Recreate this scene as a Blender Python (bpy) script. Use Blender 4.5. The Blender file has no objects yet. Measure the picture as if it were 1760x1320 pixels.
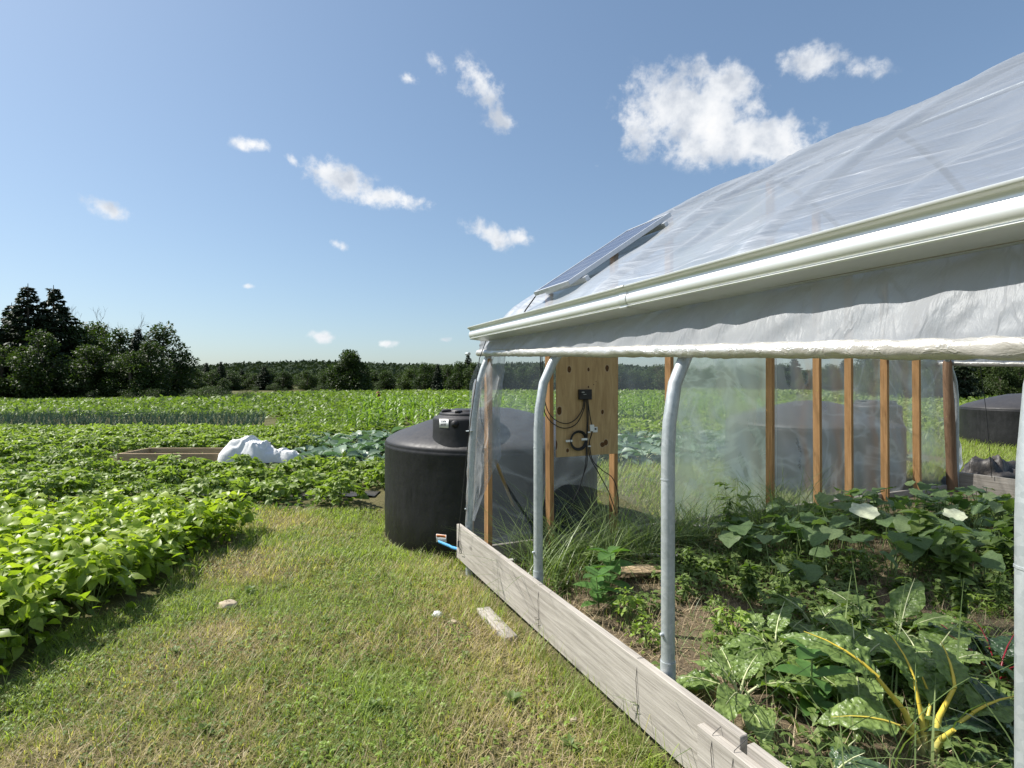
import bpy, math, random
import numpy as np
from mathutils import Vector, Matrix, noise
random.seed(7); rng = np.random.default_rng(7)
PI = math.pi
S = bpy.context.scene
COL = S.collection
# ------------------------------------------------------------------ camera
F = 937.0; CX, CY = 880.0, 656.0; EYE = 1.6
cam = bpy.data.cameras.new('camera'); co = bpy.data.objects.new('camera', cam); COL.objects.link(co)
co.location = (0, 0, EYE); co.rotation_euler = (PI/2, 0, 0)
cam.sensor_width = 36; cam.lens = F/1760*36; cam.shift_y = -4/1760; cam.clip_start = 0.05; cam.clip_end = 3000
S.camera = co
# ------------------------------------------------------------------ light
SUN_AZ, SUN_EL = math.radians(-76), math.radians(50)      # azimuth from +Y, negative = to the left
sd = Vector((math.sin(SUN_AZ)*math.cos(SUN_EL), math.cos(SUN_AZ)*math.cos(SUN_EL), math.sin(SUN_EL)))
sl = bpy.data.lights.new('sun', 'SUN'); sl.energy = 4.6; sl.angle = math.radians(0.5); sl.color = (1, .955, .88)
so = bpy.data.objects.new('sun', sl); COL.objects.link(so); so.rotation_euler = sd.to_track_quat('Z', 'Y').to_euler()
S.view_settings.view_transform = 'Standard'; S.view_settings.look = 'None'; S.view_settings.gamma = 1
S.view_settings.exposure = 0.75
SKY_STR, CLOUD_STR = 0.080, 0.62

# ------------------------------------------------------------------ node helper
class NT:
    def __init__(s, tree): s.t = tree; s.n = tree.nodes; s.l = tree.links
    def node(s, typ, **kw):
        n = s.n.new(typ)
        for k, v in kw.items():
            if k.startswith('i_'):
                key = k[2:]; key = int(key) if key.isdigit() else key.replace('_', ' ')
                s.put(n.inputs[key], v)
            else: setattr(n, k, v)
        return n
    def put(s, inp, v):
        if isinstance(v, bpy.types.NodeSocket): s.l.new(v, inp)
        elif isinstance(v, bpy.types.Node): s.l.new(v.outputs[0], inp)
        else:
            if isinstance(v, (tuple, list)) and len(v) == 3 and inp.type == 'RGBA': v = (*v, 1)
            inp.default_value = v
    def math(s, op, a, b=None, c=None, clamp=False):
        n = s.n.new('ShaderNodeMath'); n.operation = op; n.use_clamp = clamp
        s.put(n.inputs[0], a)
        if b is not None: s.put(n.inputs[1], b)
        if c is not None: s.put(n.inputs[2], c)
        return n.outputs[0]
    def vmath(s, op, a, b=None):
        n = s.n.new('ShaderNodeVectorMath'); n.operation = op; s.put(n.inputs[0], a)
        if b is not None: s.put(n.inputs[1], b)
        if op == 'SCALE': n.inputs['Scale'].default_value = .045
        return n.outputs['Value'] if op in ('DOT_PRODUCT', 'LENGTH', 'DISTANCE') else n.outputs[0]
    def ramp(s, fac, stops, interp='LINEAR'):
        n = s.n.new('ShaderNodeValToRGB'); s.put(n.inputs[0], fac); e = n.color_ramp.elements; n.color_ramp.interpolation = interp
        while len(e) < len(stops): e.new(0.5)
        for q, (p, c) in zip(e, stops): q.position = p; q.color = (*c, 1) if len(c) == 3 else c
        return n.outputs[0]
    def mixc(s, f, a, b, mode='MIX'):
        n = s.n.new('ShaderNodeMix'); n.data_type = 'RGBA'; n.blend_type = mode
        s.put(n.inputs[0], f); s.put(n.inputs[6], a); s.put(n.inputs[7], b); return n.outputs[2]
    def mixs(s, f, a, b):
        n = s.n.new('ShaderNodeMixShader'); s.put(n.inputs[0], f); s.put(n.inputs[1], a); s.put(n.inputs[2], b); return n.outputs[0]
    def noise(s, scale, detail=3, rough=.5, vec=None, dist=0, out=0):
        n = s.n.new('ShaderNodeTexNoise'); n.inputs['Scale'].default_value = scale; n.inputs['Detail'].default_value = detail
        n.inputs['Roughness'].default_value = rough; n.inputs['Distortion'].default_value = dist
        if vec is not None: s.put(n.inputs['Vector'], vec)
        return n.outputs[out]
    def mapping(s, vec, scale=(1, 1, 1), rot=(0, 0, 0), loc=(0, 0, 0)):
        n = s.n.new('ShaderNodeMapping'); s.put(n.inputs[0], vec); n.inputs['Scale'].default_value = scale
        n.inputs['Rotation'].default_value = rot; n.inputs['Location'].default_value = loc; return n.outputs[0]
    def obj(s): return s.n.new('ShaderNodeTexCoord').outputs['Object']
    def bump(s, h, strength=.3, dist=.01):
        n = s.n.new('ShaderNodeBump'); s.put(n.inputs['Height'], h); n.inputs['Strength'].default_value = strength
        n.inputs['Distance'].default_value = dist; return n.outputs[0]
    def attr(s, name): n = s.n.new('ShaderNodeAttribute'); n.attribute_name = name; return n.outputs['Fac']
    def rnd(s): return s.n.new('ShaderNodeObjectInfo').outputs['Random']

# ------------------------------------------------------------------ world: sky and clouds
w = bpy.data.worlds.new('World'); S.world = w; w.use_nodes = True
W = NT(w.node_tree); W.n.clear()
sky = W.node('ShaderNodeTexSky', sky_type='NISHITA', sun_disc=False, sun_elevation=SUN_EL, sun_rotation=SUN_AZ,
             air_density=1.0, dust_density=1.1, ozone_density=1.6, altitude=50)
skc = W.mixc(1, W.node('ShaderNodeGamma', i_Color=sky, i_Gamma=.74), (1.28, 1.46, 1.60), 'MULTIPLY')
bg = W.node('ShaderNodeBackground', i_Color=skc, i_Strength=SKY_STR)
dirv = W.n.new('ShaderNodeTexCoord').outputs['Generated']
dirv = W.vmath('NORMALIZE', dirv)
warp = W.vmath('ADD', dirv, W.vmath('SCALE', W.vmath('SUBTRACT', W.noise(14, 4, .6, dirv, 0, 1), (.5, .5, .5))))
fine = W.noise(11, 8, .6, warp, 0); finer = W.noise(40, 6, .62, dirv)
nz = W.math('ADD', W.math('MULTIPLY', W.math('SUBTRACT', fine, .5), 1.9), W.math('MULTIPLY', W.math('SUBTRACT', finer, .5), 1.25))
def sdir(px, py):
    return Vector(((px-CX)/F, 1, (CY-py)/F)).normalized()
# (px, py, half width, half height, tilt in degrees (positive = right end lower), density)
clouds = [(1195, 190, 100, 52, 10, 1.0), (1265, 238, 125, 42, 5, .95), (1100, 225, 48, 40, 0, .8), (1340, 240, 75, 34, 0, .62), (1240, 142, 62, 30, 15, .9),
          (1400, 112, 56, 32, 10, .85), (1475, 118, 60, 24, 0, .5), (825, 150, 75, 36, 42, .60), (862, 206, 44, 26, 20, .62), (750, 105, 50, 24, 45, .3), (705, 135, 24, 16, 20, .28),
          (590, 312, 72, 26, 25, .8), (670, 340, 78, 18, 12, .68), (435, 248, 36, 13, 8, .55), (503, 275, 24, 11, 35, .5), (185, 358, 55, 20, 22, .42),
          (845, 405, 48, 19, 25, .72), (895, 410, 32, 19, 20, .6), (575, 418, 38, 14, 15, .36), (553, 579, 24, 10, 5, .75), (665, 591, 26, 8, 0, .45), (765, 584, 16, 6, 0, .5), (1025, 285, 18, 16, 0, .25), (968, 313, 14, 12, 0, .2), (428, 492, 18, 8, 0, .2)]
tot = None; low = None
for (px, py, a, b, tl, dens) in clouds:
    c = sdir(px, py); q = math.radians(tl)
    e1 = (sdir(px+10*math.cos(q), py+10*math.sin(q)) - c).normalized(); e2 = c.cross(e1).normalized()
    a, b = a*1.3, b*1.3
    ka = (sdir(px+a*math.cos(q), py+a*math.sin(q)) - c).length; kb = (sdir(px-b*math.sin(q), py+b*math.cos(q)) - c).length
    u = W.math('SUBTRACT', W.vmath('DOT_PRODUCT', dirv, tuple(e1/ka)), c.dot(e1)/ka)
    v = W.math('SUBTRACT', W.vmath('DOT_PRODUCT', dirv, tuple(e2/kb)), c.dot(e2)/kb)
    d = W.math('SQRT', W.math('ADD', W.math('MULTIPLY', u, u), W.math('MULTIPLY', v, v)))
    if dens < .6: dens += .13
    m = W.math('SUBTRACT', dens, W.math('MULTIPLY', d, .8))
    m = W.math('MULTIPLY', m, W.math('GREATER_THAN', W.vmath('DOT_PRODUCT', dirv, tuple(c)), 0))
    tot = m if tot is None else W.math('SMOOTH_MAX', tot, m, .12)
dens = W.math('ADD', tot, nz)
core = W.node('ShaderNodeMapRange', interpolation_type='SMOOTHSTEP'); W.put(core.inputs[0], dens)
core.inputs[1].default_value = .0; core.inputs[2].default_value = .66
gate = W.node('ShaderNodeMapRange', interpolation_type='SMOOTHSTEP'); W.put(gate.inputs[0], tot)
gate.inputs[1].default_value = -.22; gate.inputs[2].default_value = .15
mask = W.math('MULTIPLY', W.math('MULTIPLY', core.outputs[0], gate.outputs[0]), .96)
bil = W.noise(16, 5, .55, W.vmath('ADD', dirv, (.02, 0, -.03)))
ccol = W.ramp(W.math('ADD', W.math('MULTIPLY', bil, .8), W.math('MULTIPLY', dens, .13)), [(.34, (1, 1, 1)), (.47, (.84, .865, .90)), (.60, (.56, .61, .69))])
cb = W.node('ShaderNodeBackground', i_Color=ccol, i_Strength=CLOUD_STR)
wo = W.n.new('ShaderNodeOutputWorld'); W.l.new(W.mixs(mask, bg, cb), wo.inputs[0])

# ------------------------------------------------------------------ materials
MATS = {}
def newmat(name):
    m = bpy.data.materials.new(name); m.use_nodes = True; t = NT(m.node_tree); t.n.clear()
    t.out = t.n.new('ShaderNodeOutputMaterial'); MATS[name] = m; return m, t
def principled(t, color, rough=.5, metal=0, normal=None, spec=.5):
    p = t.node('ShaderNodeBsdfPrincipled'); t.put(p.inputs['Base Color'], color); t.put(p.inputs['Roughness'], rough)
    t.put(p.inputs['Metallic'], metal); t.put(p.inputs['Specular IOR Level'], spec)
    if normal is not None: t.put(p.inputs['Normal'], normal)
    return p.outputs[0]
def leafmat(name, cols, rough=.45, trans=.38, tcol=None, spec=.35, nscale=60, nstr=.0, vary=.18):
    """leaf: tint attribute picks between colours, object random shifts it, light passes through"""
    m, t = newmat(name)
    f = t.math('ADD', t.attr('tint'), t.math('MULTIPLY', t.math('SUBTRACT', t.rnd(), .5), vary), clamp=True)
    n = len(cols); c = t.ramp(f, [(i/(n-1), q) for i, q in enumerate(cols)])
    c = t.mixc(1, c, t.ramp(t.noise(nscale, 2, .5, t.obj()), [(.3, (.82, .82, .82)), (.7, (1.14, 1.14, 1.1))]), 'MULTIPLY')
    nb = t.bump(t.noise(nscale*1.4, 3, .6, t.obj()), nstr, .01) if nstr else None
    if 'chard' in name:
        vo = t.node('ShaderNodeTexVoronoi', i_Scale=48.0, i_Vector=t.mixc(.03, t.obj(), t.noise(25, 2, .5, t.obj(), 0, 1)), feature='SMOOTH_F1')
        nb = t.bump(t.math('SUBTRACT', 1, vo.outputs['Distance']), .9, .012); c = t.mixc(t.ramp(vo.outputs['Distance'], [(.35, (0, 0, 0)), (.75, (.5,)*3)]), c, tuple(q*1.7 for q in cols[-1]))
    p = principled(t, c, rough, 0, nb, spec)
    tc = t.mixc(1, c, tcol or (1.5, 1.75, .55), 'MULTIPLY')
    tr = t.node('ShaderNodeBsdfTranslucent', i_Color=tc)
    t.l.new(t.mixs(trans, p, tr), t.out.inputs[0]); return m
def simple(name, color, rough=.6, metal=0, vary=.12, scale=20, bump=0, spec=.5, stretch=(1, 1, 1), detail=4):
    m, t = newmat(name); n = t.noise(scale, detail, .6, t.mapping(t.obj(), stretch))
    c = t.ramp(n, [(.3, tuple(x*(1-vary) for x in color)), (.7, tuple(x*(1+vary) for x in color))])
    t.l.new(principled(t, c, rough, metal, t.bump(n, bump, .01) if bump else None, spec), t.out.inputs[0]); return m

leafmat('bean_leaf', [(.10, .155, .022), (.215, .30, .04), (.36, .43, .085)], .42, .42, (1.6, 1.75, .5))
leafmat('potato_leaf', [(.13, .185, .04), (.215, .285, .07), (.32, .385, .12)], .5, .34)
leafmat('collard_leaf', [(.09, .15, .10), (.15, .22, .15), (.24, .31, .22)], .42, .2, (1.2, 1.6, .8))
leafmat('corn_leaf', [(.11, .18, .036), (.165, .25, .055), (.23, .32, .085)], .38, .36)
leafmat('onion_leaf', [(.06, .115, .075), (.085, .15, .095), (.11, .18, .11)], .45, .15)
leafmat('squash_leaf', [(.10, .165, .065), (.145, .22, .09), (.22, .29, .14)], .5, .3)
leafmat('chard_leaf', [(.085, .14, .035), (.13, .20, .05), (.20, .275, .085)], .4, .3, spec=.6, nscale=30)
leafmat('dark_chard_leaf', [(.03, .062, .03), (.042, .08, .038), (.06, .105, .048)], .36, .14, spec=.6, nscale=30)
leafmat('weed_leaf', [(.08, .13, .035), (.13, .19, .05), (.20, .26, .085)], .5, .34)
leafmat('lime_leaf', [(.17, .24, .04), (.22, .31, .06), (.27, .36, .08)], .45, .35)
leafmat('milkweed_leaf', [(.07, .15, .04), (.09, .19, .05), (.12, .22, .065)], .45, .32)
leafmat('grass_blade', [(.50, .41, .24), (.40, .37, .15), (.20, .245, .06), (.245, .31, .075), (.34, .40, .12)], .45, .45, nscale=8, vary=0)
leafmat('dry_grass', [(.36, .27, .16), (.47, .37, .23), (.58, .48, .32)], .6, .2, (1.1, 1, .8), nscale=8, vary=0)
leafmat('tall_grass', [(.10, .15, .05), (.15, .21, .075), (.24, .30, .13)], .4, .32, nscale=8)
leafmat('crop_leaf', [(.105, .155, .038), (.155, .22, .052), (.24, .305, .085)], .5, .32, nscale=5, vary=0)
leafmat('tree_leaf', [(.025, .045, .013), (.042, .068, .018), (.068, .098, .028)], .55, .28, nscale=1.2, vary=.5)
leafmat('conifer_needle', [(.016, .030, .014), (.028, .045, .02), (.042, .062, .026)], .6, .12, nscale=1.2, vary=.3)
leafmat('far_leaf', [(.03, .046, .028), (.042, .06, .034), (.058, .076, .042)], .9, .1, spec=.1,  nscale=.3, vary=.3)
simple('bark', (.085, .07, .055), .9, 0, .35, 8, .5, stretch=(1, 1, .2))
simple('stem_green', (.16, .22, .07), .5)
m, t = newmat('stalk_yellow'); o = t.obj(); sx = t.node('ShaderNodeSeparateXYZ', i_Vector=o); n = t.noise(14, 4, .6, t.mapping(o, (5, 5, 1)))
c = t.ramp(t.math('ADD', t.math('MULTIPLY', sx.outputs['Z'], 4.5), t.math('MULTIPLY', t.math('SUBTRACT', n, .5), .5)), [(.1, (.42, .42, .22)), (.45, (.52, .46, .10)), (.9, (.66, .50, .06))])
t.l.new(principled(t, c, .38, 0, t.bump(n, .4, .004)), t.out.inputs[0])
simple('stalk_red', (.30, .02, .035), .35)
simple('stalk_pale', (.45, .48, .26), .4)
simple('bleached_leaf', (.55, .58, .40), .6, 0, .2, 30)
simple('black_rubber', (.012, .012, .013), .5)
simple('white_tape', (.75, .76, .75), .5)
simple('stone_pale', (.45, .37, .26), .9, 0, .25, 30, .4)
simple('blue_strap', (.10, .38, .75), .5)
simple('orange_paint', (.80, .22, .03), .5, vary=.04)
simple('dark_ink', (.03, .03, .035), .6)
simple('rust_red', (.22, .07, .04), .8)
simple('tan_handle', (.33, .23, .12), .6, stretch=(1, 1, .1))
simple('pvc_grey', (.42, .43, .41), .5, 0, .15, 12)
simple('row_cover_fabric', (.72, .72, .71), .8, 0, .05, 14, .5)

def wood(name, dark, mid, light, axis=1, rough=.8, knots=True):
    m, t = newmat(name); o = t.obj()
    st = [14, 14, 14]; st[axis] = .7
    g = t.noise(3.2, 8, .7, t.mapping(o, st), .6); st2 = [90, 90, 90]; st2[axis] = 1.6
    g2 = t.noise(2, 3, .6, t.mapping(o, st2))
    f = t.math('ADD', t.math('MULTIPLY', g, .7), t.math('MULTIPLY', g2, .3))
    c = t.ramp(f, [(.32, dark), (.5, mid), (.68, light)])
    c = t.mixc(t.math('MULTIPLY', t.ramp(t.noise(1.6, 4, .6, o), [(.45, (0, 0, 0)), (.75, (1, 1, 1))]), .35), c, dark)
    if knots:
        st3 = [5, 5, 5]; st3[axis] = 2.2
        vo = t.node('ShaderNodeTexVoronoi', i_Scale=1.0, i_Vector=t.mapping(o, st3)); vo.inputs['Randomness'].default_value = 1
        k = t.ramp(vo.outputs['Distance'], [(.06, (1, 1, 1)), (.13, (0, 0, 0))])
        c = t.mixc(t.math('MULTIPLY', k, .75), c, tuple(x*.45 for x in dark))
    t.l.new(principled(t, c, rough, 0, t.bump(f, .45, .006), .3), t.out.inputs[0]); return m
wood('weathered_wood', (.20, .18, .155), (.38, .35, .31), (.53, .495, .445), 1)
wood('bleached_wood', (.40, .38, .34), (.58, .56, .51), (.70, .68, .63), 1)
wood('pine_stud', (.24, .115, .045), (.42, .235, .10), (.55, .33, .16), 2)
wood('rough_post', (.13, .075, .045), (.24, .145, .085), (.34, .22, .14), 2)
wood('frame_board', (.25, .17, .10), (.42, .31, .19), (.54, .42, .28), 0)

# galvanised pipe
m, t = newmat('galvanised_steel'); o = t.obj(); vo = t.node('ShaderNodeTexVoronoi', i_Scale=55.0, i_Vector=o)
c = t.mixc(.45, t.ramp(t.noise(9, 5, .65, t.mapping(o, (1, 1, .35))), [(.3, (.30, .345, .36)), (.7, (.56, .60, .61))]), t.ramp(vo.outputs['Color'], [(0, (.33, .36, .37)), (1, (.62, .64, .65))]))
t.l.new(principled(t, c, t.ramp(t.noise(20, 3, .5, o), [(.3, (.44,)*3), (.7, (.62,)*3)]), .5, t.bump(t.noise(60, 3, .5, o), .12, .003)), t.out.inputs[0])
# gutter metal
m, t = newmat('gutter_metal'); o = t.obj(); n = t.noise(4, 5, .6, t.mapping(o, (1, .25, 1)))
c = t.ramp(n, [(.3, (.70, .715, .70)), (.7, (.82, .835, .82))])
t.l.new(principled(t, c, t.ramp(n, [(.3, (.32,)*3), (.7, (.45,)*3)]), .45), t.out.inputs[0])
# tank plastic
m, t = newmat('black_polythene'); o = t.obj(); n = t.noise(2.4, 7, .65, o); n2 = t.noise(14, 5, .7, t.mapping(o, (1, 1, .25)))
scr = t.ramp(t.noise(9, 6, .75, t.mapping(o, (6, 1, 2), (.3, .5, .9)), 1.5), [(.66, (0, 0, 0)), (.74, (1, 1, 1))])
c = t.ramp(t.math('ADD', t.math('MULTIPLY', n, .6), t.math('MULTIPLY', n2, .4)), [(.3, (.006, .006, .007)), (.75, (.022, .022, .023))])
geo = t.n.new('ShaderNodeNewGeometry'); sp = t.node('ShaderNodeSeparateXYZ', i_Vector=geo.outputs['Normal'])
dust = t.math('MULTIPLY', t.math('MAXIMUM', sp.outputs['Z'], 0), t.math('ADD', .25, t.math('MULTIPLY', n, .4)))
c = t.mixc(dust, c, (.085, .08, .082)); c = t.mixc(t.math('MULTIPLY', scr, .14), c, (.16, .16, .16))
t.l.new(principled(t, c, t.ramp(n2, [(.3, (.42,)*3), (.7, (.62,)*3)]), 0, t.bump(t.noise(5, 3, .5, o), .25, .03), .34), t.out.inputs[0])
# greenhouse films
def film(name, opac, amp, white=(.80, .83, .86), scale=(1, 1, 1), rot=(0, 0, 0), nscale=3, bstr=.6, bdist=.03, diffuse=.45, gl=.35, streak=.0, blur=0., rough=.22):
    m, t = newmat(name); o = t.obj(); mv = t.mapping(o, scale, rot)
    n1 = t.noise(nscale, 6, .62, mv, .7); n2 = t.noise(nscale*3.5, 5, .6, mv, .4)
    fold = t.math('ADD', t.math('MULTIPLY', n1, .7), t.math('MULTIPLY', n2, .3))
    ridge = t.math('ABSOLUTE', t.math('SUBTRACT', t.noise(nscale*.9, 3, .55, t.mapping(o, scale, rot, (3, 1, 2)), .8), .5))
    ridge = t.ramp(ridge, [(0, (1, 1, 1)), (.045, (0, 0, 0))])
    hgt = t.math('ADD', fold, t.math('MULTIPLY', ridge, .16))
    nb = t.bump(hgt, bstr, bdist)
    lw = t.node('ShaderNodeLayerWeight', i_Blend=.5); cosv = t.math('SUBTRACT', 1.02, lw.outputs['Facing'])
    op = t.math('ADD', opac, t.math('MULTIPLY', t.math('SUBTRACT', n1, .5), amp))
    op = t.math('ADD', op, t.math('MULTIPLY', ridge, streak), clamp=True)
    tr = t.math('POWER', t.math('SUBTRACT', 1, op), t.math('MINIMUM', t.math('DIVIDE', 1, cosv), 2.1))
    op2 = t.math('SUBTRACT', 1, tr, clamp=True)
    dif = t.node('ShaderNodeBsdfDiffuse', i_Color=white, i_Normal=nb); trl = t.node('ShaderNodeBsdfTranslucent', i_Color=white, i_Normal=nb)
    body = t.mixs(diffuse, trl, dif)
    glo = t.node('ShaderNodeBsdfGlossy', i_Color=(.9, .93, .96), i_Roughness=rough, i_Normal=nb)
    clear = t.node('ShaderNodeBsdfTransparent', i_Color=(.97, .98, .99)).outputs[0]
    if blur:
        rf = t.node('ShaderNodeBsdfRefraction', i_Roughness=.22, i_IOR=1.02, i_Normal=nb); clear = t.mixs(blur, clear, rf)
    x = t.mixs(op2, clear, body)
    fr = t.node('ShaderNodeFresnel', i_IOR=1.42, i_Normal=nb)
    t.l.new(t.mixs(t.math('MULTIPLY', fr.outputs[0], gl, clamp=True), x, glo), t.out.inputs[0]); return m
film('roof_film', .38, .26, (.38, .40, .43), (1.1, .22, 1.1), (0, 0, .5), 2.4, .5, .04, .5, .4, .30, rough=.33)
film('curtain_film', .88, .2, (.47, .485, .51), (1, 2.4, .5), (.75, 0, 0), 3.4, .32, .04, .45, .35, .18, rough=.4)
film('rolled_film', .97, .05, (.52, .495, .44), (2, 1.1, 2), (.6, 0, .3), 9, .5, .015, .7, .4, .0, rough=.4)
film('wall_film', .15, .12, (.27, .33, .37), (.6, 1, .9), (0, .5, 0), 1.8, .14, .02, .35, .22, .14, rough=.4)
film('milky_film', .46, .2, (.32, .40, .35), (.7, 1, 1.1), (0, .6, 0), 2.0, .16, .03, .35, .25, .22, blur=.7, rough=.4)
film('flap_film', .36, .3, (.50, .53, .56), (1.4, 1.4, .5), (0, 0, 0), 4, .35, .02, .4, .8, .2, rough=.3)
# ground
m, t = newmat('lawn_soil'); o = t.obj(); n = t.noise(1.3, 8, .65, o); n2 = t.noise(28, 5, .7, o); big = t.noise(.05, 4, .5, o)
c = t.ramp(t.math('ADD', t.math('MULTIPLY', n, .5), t.math('MULTIPLY', n2, .5)), [(.3, (.07, .07, .03)), (.5, (.13, .12, .055)), (.68, (.21, .165, .095))])
c = t.mixc(t.ramp(big, [(.4, (0, 0, 0)), (.6, (.5,)*3)]), c, (.06, .085, .025))
t.l.new(principled(t, c, .95, 0, t.bump(n2, .8, .03), .1), t.out.inputs[0])
m, t = newmat('straw_soil'); o = t.obj(); n = t.noise(2.2, 8, .65, o); n2 = t.noise(26, 6, .75, t.mapping(o, (1, 2.5, 1), (0, 0, .5)))
c = t.ramp(t.math('ADD', t.math('MULTIPLY', n, .55), t.math('MULTIPLY', n2, .45)), [(.32, (.07, .055, .04)), (.5, (.20, .155, .105)), (.68, (.40, .32, .21))])
t.l.new(principled(t, c, .95, 0, t.bump(n2, 1, .03), .1), t.out.inputs[0])
m, t = newmat('black_mulch_film'); o = t.obj(); n = t.noise(9, 6, .7, o)
t.l.new(principled(t, t.ramp(n, [(.4, (.018, .018, .02)), (.8, (.10, .085, .07))]), .5, 0, t.bump(n, .6, .02)), t.out.inputs[0])
m, t = newmat('wooded_slope'); n = t.noise(.15, 8, .7, t.obj())
t.l.new(principled(t, t.ramp(n, [(.35, (.04, .058, .034)), (.65, (.075, .095, .05))]), 1, 0, t.bump(n, 1, 2), .1), t.out.inputs[0])
# photovoltaic cells
m, t = newmat('solar_glass'); o = t.obj(); br = t.node('ShaderNodeTexBrick', i_Vector=o, i_Scale=1.0); br.offset = 0
br.inputs['Color1'].default_value = (.06, .075, .12, 1); br.inputs['Color2'].default_value = (.07, .085, .13, 1); br.inputs['Mortar'].default_value = (.25, .28, .32, 1)
br.inputs['Mortar Size'].default_value = .003; br.inputs['Brick Width'].default_value = .13; br.inputs['Row Height'].default_value = .13
t.l.new(principled(t, br.outputs[0], .25, 0, None, 1.0), t.out.inputs[0])
simple('aluminium', (.62, .64, .66), .4, .8, .06)
# plywood with knots at real places on the sheet (local x = along sheet, z = height)
m, t = newmat('knotty_plywood'); o = t.obj(); g = t.noise(3, 7, .65, t.mapping(o, (6, 6, .8)), 1.2)
c = t.ramp(g, [(.3, (.36, .235, .115)), (.5, (.47, .325, .165)), (.7, (.56, .405, .22))])
# ------------------------------------------------------------------ places
AX = math.atan2(421, 937)
VX, VY = math.cos(AX), math.sin(AX)       # across the tunnel ; along it = (-VY, VX)
def P(D, t, z=0): return Vector((VX*D - VY*t, VY*D + VX*t, z))
def G(px, py, z=0.0):                     # spot on the ground that the photo shows here
    Y = (EYE-z)*F/(py-CY); return Vector(((px-CX)/F*Y, Y, z))
def PD(px, py, t):                        # (D, z) in the cross plane t
    q = px-459; D = q*VX*t/((F*VX + (CX-459)*VY) - VY*q); Y = VY*D+VX*t
    return D, EYE-(py-CY)/F*Y
BD = 1.60                                 # near wall line of the tunnel
TE = 4.5                                  # its end wall
def toDT(X, Y): return VX*X+VY*Y, -VY*X+VX*Y

def knots():
    pts = []
    for px, py, a, b in [(977, 635, .027, .04), (1010, 635, .016, .025), (1042, 633, .027, .04), (960, 706, .034, .05), (1034, 708, .02, .03), (974, 774, .02, .026),
                         (1040, 760, .03, .036), (1034, 764, .036, .03), (1010, 665, .011, .014), (1023, 656, .006, .007), (1019, 661, .008, .006), (954, 765, .022, .06)]:
        D, z = PD(px, py, 4.42); pts.append((D-BD, z, a, b))
    return pts
wob = t.noise(30, 4, .6, o)
sx = t.node('ShaderNodeSeparateXYZ', i_Vector=o)
tot = None
for (kx, kz, a, b) in knots():
    u = t.math('DIVIDE', t.math('SUBTRACT', sx.outputs['X'], kx), a); v = t.math('DIVIDE', t.math('SUBTRACT', sx.outputs['Z'], kz), b)
    d = t.math('SQRT', t.math('ADD', t.math('MULTIPLY', u, u), t.math('MULTIPLY', v, v)))
    tot = d if tot is None else t.math('MINIMUM', tot, d)
tot = t.math('ADD', tot, t.math('MULTIPLY', t.math('SUBTRACT', wob, .5), .45))
kc = t.ramp(tot, [(.0, (.05, .022, .008)), (.35, (.13, .06, .022)), (.55, (.07, .03, .01)), (.75, (.20, .11, .045)), (1.0, (.8, .8, .8))])
c = t.mixc(t.ramp(tot, [(.7, (1, 1, 1)), (.98, (0, 0, 0))]), c, kc)
t.l.new(principled(t, c, .75, 0, t.bump(g, .2, .004), .25), t.out.inputs[0])

# ------------------------------------------------------------------ mesh helpers
class Acc:
    """collects pieces of geometry, builds one mesh object"""
    def __init__(s): s.V = []; s.F = []; s.T = []; s.MI = []; s.n = 0
    def add(s, V, Fc, tint=0.5, mi=0):
        V = np.asarray(V, float).reshape(-1, 3); s.V.append(V)
        for k in (Fc if isinstance(Fc, list) and len(Fc) and isinstance(Fc[0], np.ndarray) else [np.asarray(Fc, int)]):
            if len(k): s.F.append(k+s.n); s.MI.append(np.full(len(k), mi, int))
        s.T.append(np.full(len(V), tint) if np.isscalar(tint) else tint); s.n += len(V)
    def many(s, tV, tF, R, p, tint, mi=0):
        """template (tV,tF) with n 3x3 matrices R and positions p"""
        n = len(p)
        if n == 0: return
        V = np.einsum('nij,vj->nvi', R, tV) + np.asarray(p)[:, None, :]; m = len(tV)
        Fc = (tF[None] + (np.arange(n)*m)[:, None, None]).reshape(-1, tF.shape[1])
        s.add(V.reshape(-1, 3), Fc, np.repeat(tint, m), mi)
    def mesh(s, name, mats):
        me = bpy.data.meshes.new(name); V = np.concatenate(s.V)
        nl = sum(f.size for f in s.F); nf = sum(len(f) for f in s.F)
        me.vertices.add(len(V)); me.vertices.foreach_set('co', V.astype(np.float32).ravel())
        me.loops.add(nl); me.polygons.add(nf)
        me.loops.foreach_set('vertex_index', np.concatenate([f.ravel() for f in s.F]).astype(np.int32))
        tots = np.concatenate([np.full(len(f), f.shape[1]) for f in s.F])
        me.polygons.foreach_set('loop_start', np.concatenate([[0], np.cumsum(tots)[:-1]]).astype(np.int32))
        me.polygons.foreach_set('loop_total', tots.astype(np.int32))
        me.polygons.foreach_set('material_index', np.concatenate(s.MI).astype(np.int32))
        me.polygons.foreach_set('use_smooth', np.ones(nf, bool))
        a = me.attributes.new('tint', 'FLOAT', 'POINT'); a.data.foreach_set('value', np.clip(np.concatenate(s.T), 0, 1).astype(np.float32))
        for m in mats: me.materials.append(MATS[m])
        me.update(calc_edges=True); return me
    def build(s, name, mats, parent=None, loc=None, sharp=None):
        if isinstance(mats, str): mats = [mats]
        me = s.mesh(name, mats)
        if sharp is not None:
            for p in me.polygons: p.use_smooth = False
        ob = bpy.data.objects.new(name, me); COL.objects.link(ob)
        if parent: ob.parent = parent
        if loc is not None: ob.location = loc
        return ob
def tag(ob, label=None, cat=None, group=None, kind=None):
    if label: ob['label'] = label
    if cat: ob['category'] = cat
    if group: ob['group'] = group
    if kind: ob['kind'] = kind
    return ob
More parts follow.
